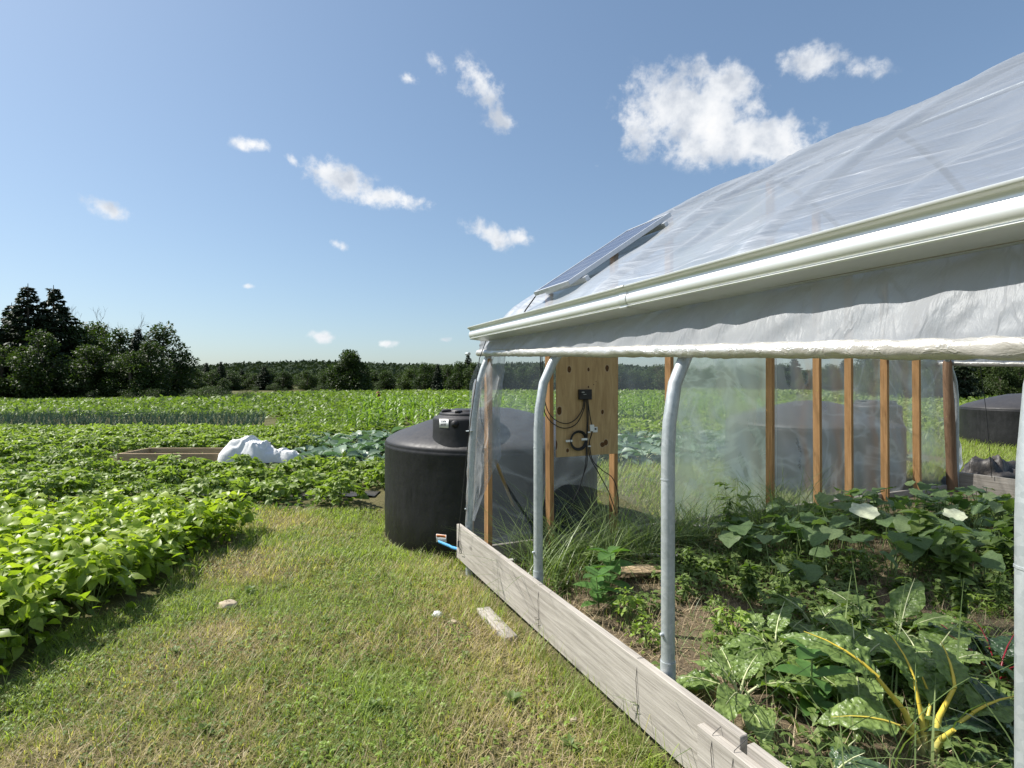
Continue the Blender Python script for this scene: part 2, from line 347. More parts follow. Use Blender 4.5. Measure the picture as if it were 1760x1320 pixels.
def empty(name, loc, rz=0):
    ob = bpy.data.objects.new(name, None); COL.objects.link(ob); ob.location = loc; ob.rotation_euler = (0, 0, rz); ob.empty_display_size = .2; return ob
def copy_tree(ob, parent=None):
    c = ob.copy(); COL.objects.link(c)
    if parent: c.parent = parent
    for ch in list(ob.children): copy_tree(ch, c)
    return c
def rot(az, pitch, roll, sc, scx=None):
    """leaf along +Y: turned to azimuth az, tip raised by pitch, rolled; all arrays"""
    az, pitch, roll, sc = np.broadcast_arrays(np.atleast_1d(np.asarray(az, float)), pitch, roll, sc)
    ca, sa, cp, sp_, cr, sr = np.cos(az), np.sin(az), np.cos(pitch), np.sin(pitch), np.cos(roll), np.sin(roll)
    z = np.zeros_like(ca); o1 = np.ones_like(ca)
    A = np.stack([ca, -sa, z, sa, ca, z, z, z, o1], -1).reshape(-1, 3, 3)
    B = np.stack([o1, z, z, z, cp, -sp_, z, sp_, cp], -1).reshape(-1, 3, 3)
    C = np.stack([cr, z, sr, z, o1, z, -sr, z, cr], -1).reshape(-1, 3, 3)
    R = A @ B @ C * sc.reshape(-1, 1, 1)
    if scx is not None: R = R * np.stack([np.broadcast_to(scx, o1.shape), o1, o1], -1)[:, None, :]
    return R
def gridF(nu, nv):
    i = np.arange(nu-1)[:, None]*nv + np.arange(nv-1)[None]; i = i.ravel()
    return np.stack([i, i+1, i+nv+1, i+nv], 1)
def leaf(width, nu=5, nv=3, fold=.25, droop=.2, wave=0., wf=6, cup=0., crink=0., seed=0, shape=None):
    """unit-length leaf blade along +Y; width(s) gives its half width"""
    r = np.random.default_rng(seed); u = np.linspace(0, 1, nu); V = []
    for a in u:
        for b in np.linspace(-1, 1, nv):
            hw = max(width(a), 1e-3); x = b*hw; y = a
            z = abs(b)*fold*hw - droop*a*a + cup*b*b*hw + wave*math.sin(a*wf*PI+(1 if b > 0 else 0)*1.3)*abs(b)**1.5
            V.append((x, y*(1-.12*droop), z))
    V = np.array(V)
    if crink: 
        for k, v in enumerate(V): V[k, 2] += crink*(noise.noise(Vector((v[0]*14+seed, v[1]*14, 0)))*.7 + .5*noise.noise(Vector((v[0]*30, v[1]*26, seed))))
    return V, gridF(nu, nv)
ovate = lambda s: .36*math.sin(PI*min(1, s**.62))**.9 if 0 < s < 1 else .004
lance = lambda s: .17*math.sin(PI*s**.8)**.9 if 0 < s < 1 else .004
oval = lambda s: .26*math.sin(PI*s)**.7 if 0 < s < 1 else .01
LV_OV = leaf(ovate, 6, 3, .35, .25); LV_OVB = leaf(ovate, 5, 3, .1, .45, cup=.2)
LV_LA = leaf(lance, 5, 3, .4, .35); LV_OVAL = leaf(oval, 6, 3, .3, .2)
LV_Q = (np.array([(-.3, .45, .06), (0, 0, 0), (.3, .45, .06), (0, 1, -.12)], float), np.array([[1, 2, 3, 0]]))
def blade_t(n=4, w=.5, bend=.5):
    V = []
    for i in range(n):
        s = i/(n-1); hw = w*(1-s)**.7 if i < n-1 else .02*w
        V += [(-hw, 0+bend*s*s, s), (hw, bend*s*s, s)]
    return np.array(V), np.array([[2*i, 2*i+1, 2*i+3, 2*i+2] for i in range(n-1)])
def tube(acc, pts, rad, n=8, tint=.5, mi=0, cap=True):
    pts = [Vector(p) for p in pts]; N = len(pts); rad = [rad]*N if np.isscalar(rad) else rad; V = []
    up = None
    for i, p in enumerate(pts):
        d = (pts[min(i+1, N-1)]-pts[max(i-1, 0)]).normalized()
        if up is None: up = Vector((0, 0, 1)) if abs(d.z) < .9 else Vector((1, 0, 0))
        a = d.cross(up).normalized(); b = a.cross(d).normalized(); up = b
        for k in range(n):
            q = 2*PI*k/n; V.append(p + (a*math.cos(q)+b*math.sin(q))*rad[i])
    Fc = []
    for i in range(N-1):
        for k in range(n): Fc.append([i*n+k, i*n+(k+1) % n, (i+1)*n+(k+1) % n, (i+1)*n+k])
    fs = [np.array(Fc)]
    if cap: V += V[:n]+V[(N-1)*n:N*n]; fs.append(np.array([[N*n+k for k in range(n)][::-1], [(N+1)*n+k for k in range(n)]]))
    acc.add([tuple(v) for v in V], fs, tint, mi)
def box(acc, x0, x1, y0, y1, z0, z1, ch=.0, mi=0, T=None, tint=.5):
    """box with chamfered edges"""
    bm = bmesh_box(x0, x1, y0, y1, z0, z1, ch); V, Q = bm
    if T is not None: V = [tuple(T(*v)) for v in V]
    acc.add(V, Q, tint, mi)
def bmesh_box(x0, x1, y0, y1, z0, z1, ch):
    import bmesh
    b = bmesh.new(); r = bmesh.ops.create_cube(b, size=1)
    for v in b.verts: v.co = Vector(((x0+x1)/2+v.co.x*(x1-x0), (y0+y1)/2+v.co.y*(y1-y0), (z0+z1)/2+v.co.z*(z1-z0)))
    if ch: bmesh.ops.bevel(b, geom=b.edges[:], offset=ch, segments=1, affect='EDGES', profile=.5)
    b.verts.index_update(); V = [tuple(v.co) for v in b.verts]
    g = {}
    for f in b.faces: g.setdefault(len(f.verts), []).append([v.index for v in f.verts])
    b.free(); return V, [np.array(x) for x in g.values()]
def lathe(acc, prof, n=48, c=(0, 0, 0), mi=0, tint=.5, wob=0):
    V = []
    for (r, z) in prof:
        for k in range(n):
            q = 2*PI*k/n; rr = r*(1+wob*math.sin(3*q+z*2)); V.append((c[0]+rr*math.cos(q), c[1]+rr*math.sin(q), c[2]+z))
    Fc = [[i*n+k, i*n+(k+1) % n, (i+1)*n+(k+1) % n, (i+1)*n+k] for i in range(len(prof)-1) for k in range(n)]
    acc.add(V, [np.array(Fc)], tint, mi)
def h2(x, y, s=0):
    v = np.sin(x*127.1+y*311.7+s*74.7)*43758.5453; return v-np.floor(v)
def vn(x, y, s=0):
    xi, yi = np.floor(x), np.floor(y); fx, fy = x-xi, y-yi; fx = fx*fx*(3-2*fx); fy = fy*fy*(3-2*fy)
    return (h2(xi, yi, s)*(1-fx)+h2(xi+1, yi, s)*fx)*(1-fy)+(h2(xi, yi+1, s)*(1-fx)+h2(xi+1, yi+1, s)*fx)*fy
def fbm(x, y, s=0): return .55*vn(x, y, s)+.3*vn(x*2.1, y*2.1, s+1)+.15*vn(x*4.3, y*4.3, s+2)

# ------------------------------------------------------------------ ground
def gz(x, y): x, y = np.asarray(x, float), np.asarray(y, float); return .05*(fbm(x*.35, y*.35, 5)-.5) + .035*(vn(x*2.3, y*2.3, 6)-.5)*(np.hypot(x, y) < 14) - .13*np.exp(-(np.hypot(x+.237, y-6.3)/1.75)**6)
a = Acc()
xs = np.concatenate([np.linspace(-900, -40, 12), np.linspace(-38, -10, 40), np.linspace(-9.8, 9.8, 180), np.linspace(10, 38, 40), np.linspace(40, 900, 12)])
ys = np.concatenate([[-60, -20, -8], np.linspace(-4, 14, 170), np.linspace(14.3, 30, 30), np.linspace(32, 120, 20), np.linspace(150, 1400, 12)])
XX, YY = np.meshgrid(xs, ys, indexing='ij'); near = np.exp(-(np.maximum(np.abs(XX), np.abs(YY))/25)**2)
a.add(np.stack([XX, YY, gz(XX, YY)*near], -1).reshape(-1, 3), gridF(len(xs), len(ys)))
# quads wound upward
tag(a.build('ground', 'lawn_soil'), kind='structure')
a = Acc(); Ds = np.linspace(BD+.05, 8.8, 60); ts = np.linspace(-3, TE+.05, 60)
V = []
for D in Ds:
    for tt in ts:
        p = P(D, tt); e = min(1, (D-BD)/.3)
        V.append((p.x, p.y, float(gz(p.x, p.y)) + .012 + .06*e*float(fbm(p.x*1.3, p.y*1.3, 9)) + .03*float(vn(p.x*5, p.y*5, 3))*e))
a.add(V, gridF(60, 60)); tag(a.build('greenhouse_soil', 'straw_soil'), kind='structure')
def soilz(x, y):
    D, tt = toDT(np.asarray(x), np.asarray(y)); e = np.clip((D-BD)/.3, 0, 1)
    return np.where((D > BD) & (D < 8.8) & (tt < TE), gz(x, y)+.012+.06*e*fbm(np.asarray(x)*1.3, np.asarray(y)*1.3, 9)+.03*vn(np.asarray(x)*5, np.asarray(y)*5, 3)*e, gz(x, y))
def wooded_hill():
    a = Acc(); xs = np.linspace(-420, 420, 90); ys = np.linspace(330, 600, 14); V = []
    for x in xs:
        for j, y in enumerate(ys):
            h = 16*math.sin(PI*j/13/2)*(.7+.35*math.sin(x*.008+2.3)+.2*math.sin(x*.021))
            V.append((x, y, max(0, h)-1))
    a.add(V, gridF(90, 14)); return a
tag(wooded_hill().build('hill', 'wooded_slope'), kind='structure')

# ------------------------------------------------------------------ the high tunnel
root = empty('high_tunnel', P(BD, 0, 0), AX)
tag(root, 'plastic covered high tunnel with rolled-up side, arched steel hoops and wooden end wall', 'greenhouse')
def L(D, tt, z): return (D-BD, tt, z)
RIDGE = 5.25
half = [(1.60, -.15), (1.60, .4), (1.60, .9), (1.60, 1.28), (1.608, 1.42), (1.638, 1.59), (1.70, 1.715), (1.785, 1.84), (1.93, 2.07), (2.07, 2.225), (2.26, 2.37), (2.6, 2.61), (3.0, 2.885), (3.42, 3.12), (3.845, 3.36), (4.2, 3.56), (4.5, 3.71), (4.85, 3.84), (5.1, 3.90)]
full = half + [(RIDGE, 3.92)] + [(2*RIDGE-d, z) for d, z in half[::-1]]
def offset(prof, o):
    out = []
    for i, (d, z) in enumerate(prof):
        a_, b_ = prof[max(0, i-1)], prof[min(len(prof)-1, i+1)]; tx, tz = b_[0]-a_[0], b_[1]-a_[1]; l = math.hypot(tx, tz)
        out.append((d-tz/l*o, z+tx/l*o))
    return out
hoop_t = [4.46, 3.147, 1.896, .652, -.56, -1.8]
hm = None
for k, tt in enumerate(hoop_t):
    if hm is None:
        a = Acc(); tube(a, [L(d, 0, z) for d, z in full], .030, 12); hm = a.build('hoop', 'galvanised_steel', root)
        for (z0_, z1_, r_, nm) in [(-.07, .38, .0335, 'sleeve'), (1.17, 1.176, .0318, 'joint_ring')]:
            sl_ = Acc(); tube(sl_, [L(1.60, 0, z0_), L(1.60, 0, z1_)], r_, 12); sl_.build(nm, 'galvanised_steel', hm)
        for z_ in (.50, .28):
            sl_ = Acc(); tube(sl_, [L(1.572, 0, z_), L(1.560, 0, z_), L(1.557, 0, z_)], [.008, .008, .004], 8); sl_.build('screw', 'galvanised_steel', hm)
        hm.location.y = tt
    else:
        c = copy_tree(hm, root); c.location.y = tt
lean = [(1.60, -.15), (1.608, .4), (1.628, .9), (1.648, 1.28), (1.66, 1.42), (1.69, 1.59), (1.73, 1.715)]   # the corner hoop leans in
a = Acc(); tube(a, [L(d, 0, z) for d, z in lean+full[7:]], .030, 12); hm.data = a.mesh('hoop', ['galvanised_steel'])
# purlin along the ridge and a hip board behind the gutter
a = Acc(); tube(a, [L(RIDGE, -1.9, 3.87), L(RIDGE, TE, 3.87)], .02, 8); a.build('ridge_purlin', 'galvanised_steel', root)
for q, (D0) in enumerate((1.725, 2*RIDGE-1.76)):
    a = Acc(); box(a, D0-BD, D0+.035-BD, -1.9, 4.40, 1.955, 2.055, .003); a.build('hip_board', 'weathered_wood', root)
# base boards
a = Acc()
V, Q = bmesh_box(1.53-BD, 1.567-BD, 1.43, 4.60, .047, .342, .003); a.add(V, Q); b1 = a.build('baseboard', 'weathered_wood', root, sharp=1)
b1['label'] = 'long weathered grey base board'
a = Acc(); box(a, 1.488-BD, 1.526-BD, -2.2, 1.60, .01, .300, .003); box(a, 1.532-BD, 1.567-BD, -2.2, 1.405, .01, .33, .003)
b2 = a.build('baseboard', 'weathered_wood', root, sharp=1); b2['label'] = 'overlapping second base board'
a = Acc(); box(a, 2*RIDGE-1.565-BD, 2*RIDGE-1.53-BD, -2.2, 4.45, .03, .32, .003); a.build('baseboard', 'weathered_wood', root, sharp=1)
a = Acc()     # twisted tie wires round the boards
for y in (1.52, 1.42, 2.02, 3.0):
    d = 1.484 if y < 1.6 else 1.526
    tube(a, [L(1.57, y, .345), L(d+.01, y+.004, .346 if y > 1.6 else .306), L(d-.002, y+.003, .25), L(d-.002, y-.01, .14), L(d-.004, y-.006, .08)], .0013, 5)
    tube(a, [L(d-.004, y, .15), L(d-.004, y+.04, .13), L(d-.004, y+.02, .10), L(d-.004, y-.02, .12)], .0012, 5)
a.build('tie_wire', 'black_rubber', root)
# end wall studs
st_px = [840, 946, 1055, 1152, 1325, 1407, 1461, 1523, 1578]
for k, px in enumerate(st_px):
    D = PD(px, 700, TE-.04)[0]; top = np.interp(D, [d for d, z in full], [z for d, z in full])-.05
    a = Acc(); tilt = [0, .01, -.01, .01, 0, .03, .02, .03, .03][k]
    wd = .021
    V, Q = bmesh_box(-wd, wd, -.045, .045, 0, 1, .002)
    V = [(D-BD+v[0]-tilt*v[2], TE-.03+v[1], .02+v[2]*(top)) for v in V]; a.add(V, Q)
    s_ = a.build('stud', 'pine_stud', root, sharp=1)
D = PD(1634, 700, TE-.04)[0]
a = Acc(); tube(a, [L(D+.06, TE-.03, .0), L(D+.03, TE-.03, .5), L(D-.01, TE-.03, 1.1), L(D-.05, TE-.03, 1.6), L(D-.06, TE-.03, 1.86), L(D-.05, TE-.03, 1.93)], [.07, .062, .066, .058, .055, .03], 10)
post = a.build('stud', 'rough_post', root); post['label'] = 'rough dark round-edged corner post'
# sill along the bottom of the end wall
a = Acc(); box(a, 0.03, 7.2, TE-.0, TE+.038, .0, .14, .003); a.build('sill', 'weathered_wood', root, sharp=1)
# plywood sheet
Dl, zb = PD(955, 786, 4.42); Dr = PD(1060, 779, 4.42)[0]
a = Acc(); box(a, Dl-BD, Dr-BD, 4.405, 4.418, zb, 2.25, .002); ply = a.build('plywood_panel', 'knotty_plywood', root, sharp=1)

def sheet(acc, fn, nu, nv, tint=.5):
    V = [fn(i/(nu-1), j/(nv-1)) for i in range(nu) for j in range(nv)]; acc.add(V, gridF(nu, nv), tint)
N3 = lambda x, y, z=0: noise.noise(Vector((x, y, z)))
# end wall film, four panes between studs share one sheet except the milky one
def endfilm(D0, D1, amp, seed, t0=TE+.03, zb=.06):
    fd = [d for d, z in full]; fz = [z for d, z in full]
    def fn(u, v):
        D = D0+(D1-D0)*u; top = np.interp(D, fd, fz)+.03; z = zb+(top-zb)*v
        b = 4*u*(1-u)
        return L(D, t0+.02+amp*(N3(D*1.8+seed, z*1.4)+.5*N3(D*5+z*2.5+seed, z*2.2-D*1.5, 4))*min(1, b*3), z)
    return fn
sd_ = [PD(p, 700, TE)[0] for p in st_px]
a = Acc(); sheet(a, endfilm(1.63, sd_[3], .035, 0), 60, 80); f1 = a.build('end_wall_film', 'wall_film', root); f1['label'] = 'clear end film left of centre'
a = Acc(); sheet(a, endfilm(sd_[3], sd_[4], .05, 7), 60, 80); f2 = a.build('end_wall_film', 'milky_film', root); f2['label'] = 'milky creased end film pane'
a = Acc(); sheet(a, endfilm(sd_[4], sd_[4]+.012, .0, 7, TE-.085), 2, 30); a.build('batten', 'rolled_film', root)
a = Acc(); sheet(a, endfilm(sd_[4], 8.84, .04, 13), 120, 80); f3 = a.build('end_wall_film', 'wall_film', root); f3['label'] = 'clear end film over close-set studs'
# torn film hanging at the far right corner
a = Acc()
def torn(u, v):
    z = 1.95-1.72*v; edge = np.interp(v, [0, .15, .3, .55, .62, .8, .9, 1], [.16, .12, .05, .20, .17, .34, .36, .28])
    D = 8.80+edge*u+.10*v*0; return L(D, TE+.02+.05*math.sin(u*9+v*5)*u+.03*N3(u*4, v*9), z)
sheet(a, torn, 14, 60); a.build('torn_flap', 'flap_film', root)
# torn film hanging beside the near corner
a = Acc()
def flap(u, v):
    z = 1.86-1.44*v
    edge = np.interp(v, [0, .12, .35, .62, .72, .86, 1], [.13, .20, .22, .24, .17, .08, .01]); base = np.interp(z, [0, .4, .9, 1.28, 1.59, 1.72, 1.86], [1.58, 1.59, 1.61, 1.63, 1.67, 1.71, 1.78])
    return L(base+edge*u*1.0, 4.36+.02*math.sin(u*7+v*4)*u+.03*N3(u*3, v*7, 2), z)
sheet(a, flap, 14, 60); a.build('torn_flap', 'flap_film', root)
# film wrapped round the near corner hoop
a = Acc()
def wrap(u, v):
    z = .12+1.5*v; b = np.interp(z, [q[1] for q in lean], [q[0] for q in lean]); q = -.6+u*2.6; r = .044+.010*N3(u*4, z*9)
    return L(b-math.cos(q)*r, 4.46+math.sin(q)*r, z)
sheet(a, wrap, 10, 50); a.build('corner_film', 'flap_film', root)

# roof film: sags between hoops, diagonal folds, standing over the hoops
op = offset(half[8:]+[(RIDGE, 3.92)]+[(2*RIDGE-d, z) for d, z in half[:7:-1]], .036)
cum = [0]
for i in range(1, len(op)): cum.append(cum[-1]+math.hypot(op[i][0]-op[i-1][0], op[i][1]-op[i-1][1]))
def roof_pt(s, tt):
    d = float(np.interp(s, cum, [q[0] for q in op])); z = float(np.interp(s, cum, [q[1] for q in op]))
    d2 = float(np.interp(s+.05, cum, [q[0] for q in op])); z2 = float(np.interp(s+.05, cum, [q[1] for q in op])); l = math.hypot(d2-d, z2-z)+1e-6
    dist = min(abs(tt-h) for h in hoop_t+[-3.0]); sag = -.045*min(1, (dist/.6))**.9
    ed = min(1, s/.25)
    f1_ = N3(s*1.1+tt*.9, s*.35-tt*1.5, 1); f2_ = N3(s*2.3+tt*2.2, s*.5-tt*2.4, 5); rd = abs(N3(s*.9+tt*1.5, tt*.9-s*.45, 9))
    n = (sag + .035*f1_ + .014*f2_ + .035*max(0, .12-rd)/.12*(.4+.6*N3(s, tt, 3)))*ed*min(1, dist/.12+.15)
    return L(d-(z2-z)/l*n, tt, z+(d2-d)/l*n)
a = Acc(); ns, nt_ = 90, 260
V = [roof_pt(cum[-1]*(i/(ns-1)), -2.6+(TE+.12+2.6)*j/(nt_-1)) for i in range(ns) for j in range(nt_)]
a.add(V, gridF(ns, nt_)); rf = a.build('roof_film', 'roof_film', root)
# side curtain under the gutter and its roll
def roll_z(tt): return 1.69+(1.866-1.69)*(tt-.66)/(4.5-.66)
def roll_D(tt, z): return float(np.interp(z, [1.42, 1.59, 1.715, 1.84, 1.95], [1.608, 1.638, 1.70, 1.785, 1.86]))-.062
def curtain(side):
    def fn(u, v):
        tt = -2.4+(4.62+2.4)*u; zr = roll_z(tt); zt = 2.02; z = zr+(zt-zr)*v
        d = roll_D(tt, z)+.0; b = math.sin(PI*v)
        d -= b*(.02+.05*(zt-zr)) + (.005*math.sin(tt*9+v*4.5+3*N3(tt*2, 0)) + .011*math.sin(tt*27+v*5+4*N3(tt*1.5, 2))*(.4+.6*abs(N3(tt*3, v, 7))*2) + .008*N3(tt*20+v*8, v*3))*(.35+.65*math.sin(PI*min(1, v*1.02)))
        return L(d if side == 0 else 2*RIDGE-d, tt, z)
    return fn
a = Acc(); sheet(a, curtain(0), 420, 18); cu = a.build('side_curtain', 'curtain_film', root); cu['label'] = 'near side curtain rolled up under the gutter'
def roll(side, r0=.029):
    a = Acc(); n, N = 14, 460; V = []
    for i in range(N):
        tt = -2.4+(4.60+2.4)*i/(N-1); z = roll_z(tt)-.012; d = roll_D(tt, z); d = d if side == 0 else 2*RIDGE-d
        for k in range(n):
            q = 2*PI*k/n; w_ = N3(tt*7+q*1.1, q*.8, 3); w2 = N3(tt*22+q*2.4, 3, 1); r = r0*(1+.22*w_+.14*w2 + .16*N3(tt*13+q*.7, 4, 2))
            V.append(L(d+math.cos(q)*r, tt, z+math.sin(q)*r))
    Fc = [[i*n+k, i*n+(k+1) % n, (i+1)*n+(k+1) % n, (i+1)*n+k] for i in range(N-1) for k in range(n)]
    a.add(V, [np.array(Fc), np.array([[(N-1)*n+k for k in range(n)]])]); return a
roll(0).build('curtain_roll', 'rolled_film', cu)
a = Acc(); sheet(a, curtain(1), 200, 10); cu2 = a.build('side_curtain', 'curtain_film', root); cu2['label'] = 'far side curtain'
roll(1).build('curtain_roll', 'rolled_film', cu2)
a = Acc(); tube(a, [L(1.655, 4.62, 1.85), L(1.655, 4.70, 1.852)], .014, 10); a.build('roll_bar', 'galvanised_steel', cu)
# gutter: K profile, swept
gp = [(1.765, 1.951), (1.612, 1.9635), (1.600, 1.9645), (1.597, 1.969), (1.604, 1.974), (1.596, 1.980), (1.590, 1.992), (1.588, 2.006), (1.591, 2.020), (1.598, 2.030), (1.598, 2.041), (1.589, 2.051), (1.579, 2.055), (1.575, 2.060), (1.575, 2.067), (1.583, 2.070), (1.588, 2.064)]
inner = [(1.594, 2.055), (1.604, 2.045), (1.604, 2.028), (1.606, 1.985), (1.612, 1.972), (1.76, 1.958), (1.76, 2.062), (1.768, 2.062)]
ring = gp+inner
a = Acc(); ts_ = np.linspace(-2.4, 4.44, 30); n = len(ring)
V = [L(d, tt, z+.002*math.sin(tt*1.7)) for tt in ts_ for d, z in ring]
a.add(V, [np.array([[i*n+k, i*n+(k+1) % n, (i+1)*n+(k+1) % n, (i+1)*n+k] for i in range(29) for k in range(n)])])
gut = a.build('gutter', 'gutter_metal', root)
mod = gut.modifiers.new('edge', 'EDGE_SPLIT'); mod.split_angle = math.radians(50)
a = Acc(); pl = gp+[(1.768, 2.062)]; cpt = (1.68, 2.01); V = [L(d, 4.441, z) for d, z in pl]+[L(cpt[0], 4.441, cpt[1])]; V += [(x, y+.004, z) for x, y, z in V]; k = len(pl)
a.add(V, [np.array([[i, (i+1) % k, k] for i in range(k)]), np.array([[k+1+(i+1) % k, k+1+i, 2*k+1] for i in range(k)]), np.array([[i, k+1+i, k+1+(i+1) % k, (i+1) % k] for i in range(k)])])
a.build('end_cap', 'gutter_metal', gut, sharp=1)
for tt in (3.9, 2.75, 1.55, .45):
    a = Acc(); tube(a, [L(1.583, tt, 2.066), L(1.68, tt, 2.071), L(1.765, tt, 2.064)], .004, 6); a.build('hanger', 'galvanised_steel', gut)
a = Acc(); V = [L(d-.0025 if d < 1.7 else d, tt, z-(.0025 if z < 1.98 else 0)) for tt in (2.19, 2.25) for d, z in gp]; n = len(gp)
a.add(V, [np.array([[k, k+1, n+k+1, n+k] for k in range(n-1)])]); a.build('joint_strip', 'gutter_metal', gut)
# cords for the curtain
a = Acc(); tube(a, [L(1.70, 4.32, 1.95), L(1.655, 4.36, 1.80), L(1.60, 4.42, 1.3), L(1.555, 4.46, .8), L(1.52, 4.50, .33), L(1.515, 4.50, .2)], .0035, 6)
tube(a, [L(1.52, 4.50, .22), L(1.50, 4.44, .19), L(1.51, 4.40, .14), L(1.515, 4.46, .12), L(1.51, 4.5, .19)], .003, 6)
tube(a, [L(1.515, 4.50, .22), L(1.51, 4.49, .17)], .010, 6); a.build('cord', 'black_rubber', root)
a = Acc(); D = 8.86; tube(a, [L(D-.05, 4.15, 1.9), L(D+.02, 4.10, 1.2), L(D+.05, 4.05, .3)], .004, 6); a.build('cord', 'black_rubber', root)

# ------------------------------------------------------------------ solar panel on the roof
t0_, t1_ = 3.55, 4.13; A0 = Vector((2.074, 2.324)); A1 = Vector((3.037, 2.962)); ax = (A1-A0).normalized(); nn = Vector((-ax.y, ax.x)); ln = (A1-A0).length
sp_root = empty('solar_panel', P(A0.x, t0_, A0.y), 0)
R_ = Matrix(((VX*ax.x, -VY, VX*nn.x), (VY*ax.x, VX, VY*nn.x), (ax.y, 0, nn.y))).to_4x4(); sp_root.rotation_euler = R_.to_euler()
tag(sp_root, 'small framed solar panel mounted on the plastic roof above the gutter', 'solar panel')
wdt = t1_-t0_
a = Acc(); box(a, .02, ln-.02, .02, wdt-.02, .026, .031); a.build('glass', 'solar_glass', sp_root, sharp=1)
a = Acc()
for b_ in ((0, ln, -.0, .022), (0, ln, wdt-.022, wdt)): box(a, b_[0], b_[1], b_[2], b_[3], 0, .036, .001)
for b_ in ((0, .022), (ln-.022, ln)): box(a, b_[0], b_[1], .0225, wdt-.0225, 0, .0355, .001)
a.build('frame', 'aluminium', sp_root, sharp=1)
for x in (.13, ln-.13):
    a = Acc(); box(a, x-.02, x+.02, -.05, wdt+.02, -.045, -.002, .002); a.build('bracket', 'aluminium', sp_root, sharp=1)
a = Acc(); tube(a, [(-.0, wdt, 0), (-.12, wdt+.06, -.06), (-.25, wdt+.14, -.16), (-.32, wdt+.2, -.26)], .006, 6); a.build('lead', 'black_rubber', sp_root)

# ------------------------------------------------------------------ charge controller on the plywood
def Wp(px, py, tt): D, z = PD(px, py, tt); return P(D, tt, z)
cc = empty('charge_controller', P(PD(1005, 678, 4.39)[0], 4.40, PD(1005, 678, 4.39)[1]), AX)
tag(cc, 'small black electrical box with hanging cables screwed to the plywood', 'controller')
ccI = cc.matrix_basis.inverted(); ccI = (Matrix.Translation(cc.location) @ Matrix.Rotation(AX, 4, 'Z')).inverted()
def cl(px, py, tt=4.385): return ccI @ Wp(px, py, tt)
a = Acc(); hw, hh = .068, .048; box(a, -hw, hw, -.032, -.001, -hh, hh, .004); box(a, -hw*.8, hw*.55, -.037, -.031, -hh*.2, hh*.75, .001); a.build('housing', 'black_rubber', cc, sharp=1)
a = Acc(); box(a, -.05, -.02, -.0385, -.0368, .018, .026); box(a, -.03, .0, -.0385, -.0368, .0, .004); a.build('display', 'pvc_grey', cc, sharp=1)
def cable(pts, r=.0045, name='cable'):
    pp = [cl(*q) for q in pts]; out = []
    for i in range(len(pp)-1):           # Catmull-Rom
        p0, p1, p2, p3 = pp[max(0, i-1)], pp[i], pp[i+1], pp[min(len(pp)-1, i+2)]
        for k in range(6):
            s = k/6; out.append(.5*((2*p1)+(-p0+p2)*s+(2*p0-5*p1+4*p2-p3)*s*s+(-p0+3*p1-3*p2+p3)*s**3))
    out.append(pp[-1]); a = Acc(); tube(a, out, r, 6); return a.build(name, 'black_rubber', cc)
cable([(1004, 685), (1001, 703), (990, 720), (974, 728), (955, 722), (941, 705), (934, 670), (931, 600)])
cable([(1006, 685), (1003, 705), (991, 728), (973, 736), (955, 731), (940, 716), (933, 690), (928, 600)])
cable([(1008, 685), (1009, 720), (1008, 765), (1006, 800), (997, 835), (986, 860), (984, 885)])
cable([(1010, 685), (1011, 720), (1009, 760), (1009, 795), (1000, 825), (994, 850)])
cable([(1010, 685), (1014, 715), (1018, 740), (1013, 760), (1014, 785), (1030, 815), (1048, 850), (1060, 890)])
cable([(1013, 760), (1018, 790), (1035, 808), (1053, 822), (1062, 850), (1063, 890), (1060, 905)])
a = Acc()
for k in range(4):
    pts = []
    for i in range(25):
        q = 2*PI*i/24; c0 = cl(994, 757); r = .083+.006*k-.009; pts.append(c0+Vector((math.cos(q)*r*1.0, -.004*k, math.sin(q)*r)))
    tube(a, pts, .0045, 6, cap=False)
a.build('cable_coil', 'black_rubber', cc)
for (x0, x1, y, h) in ((973, 984, 758, 1.5), (1000, 1011, 755, 1.5), (1011, 1015, 743, 1), (1011, 1016, 767, 1)):
    A_, B_ = cl(x0, y-h, 4.37), cl(x1, y+h, 4.37); a = Acc(); box(a, A_.x, B_.x, -.03, -.022, B_.z, A_.z, .001)
    a.build('cable_tie', 'white_tape', cc, sharp=1)
a = Acc(); A_, B_ = cl(1013, 730), cl(1020, 741); box(a, A_.x, B_.x, -.028, -.016, B_.z, A_.z, .002, T=lambda x, y, z: (x+.25*(A_.z-z)*.5, y, z))
a.build('fuse_tag', 'white_tape', cc, sharp=1)
a = Acc(); A_, B_ = cl(1020, 734), cl(1028, 743); box(a, A_.x, B_.x, -.006, -.002, B_.z, A_.z)
tg = a.build('paper_tag', 'white_tape', cc, sharp=1)
a = Acc(); A_, B_ = cl(1022, 736), cl(1026, 739); box(a, A_.x, B_.x, -.0075, -.0065, B_.z, A_.z); a.build('print', 'dark_ink', tg, sharp=1)

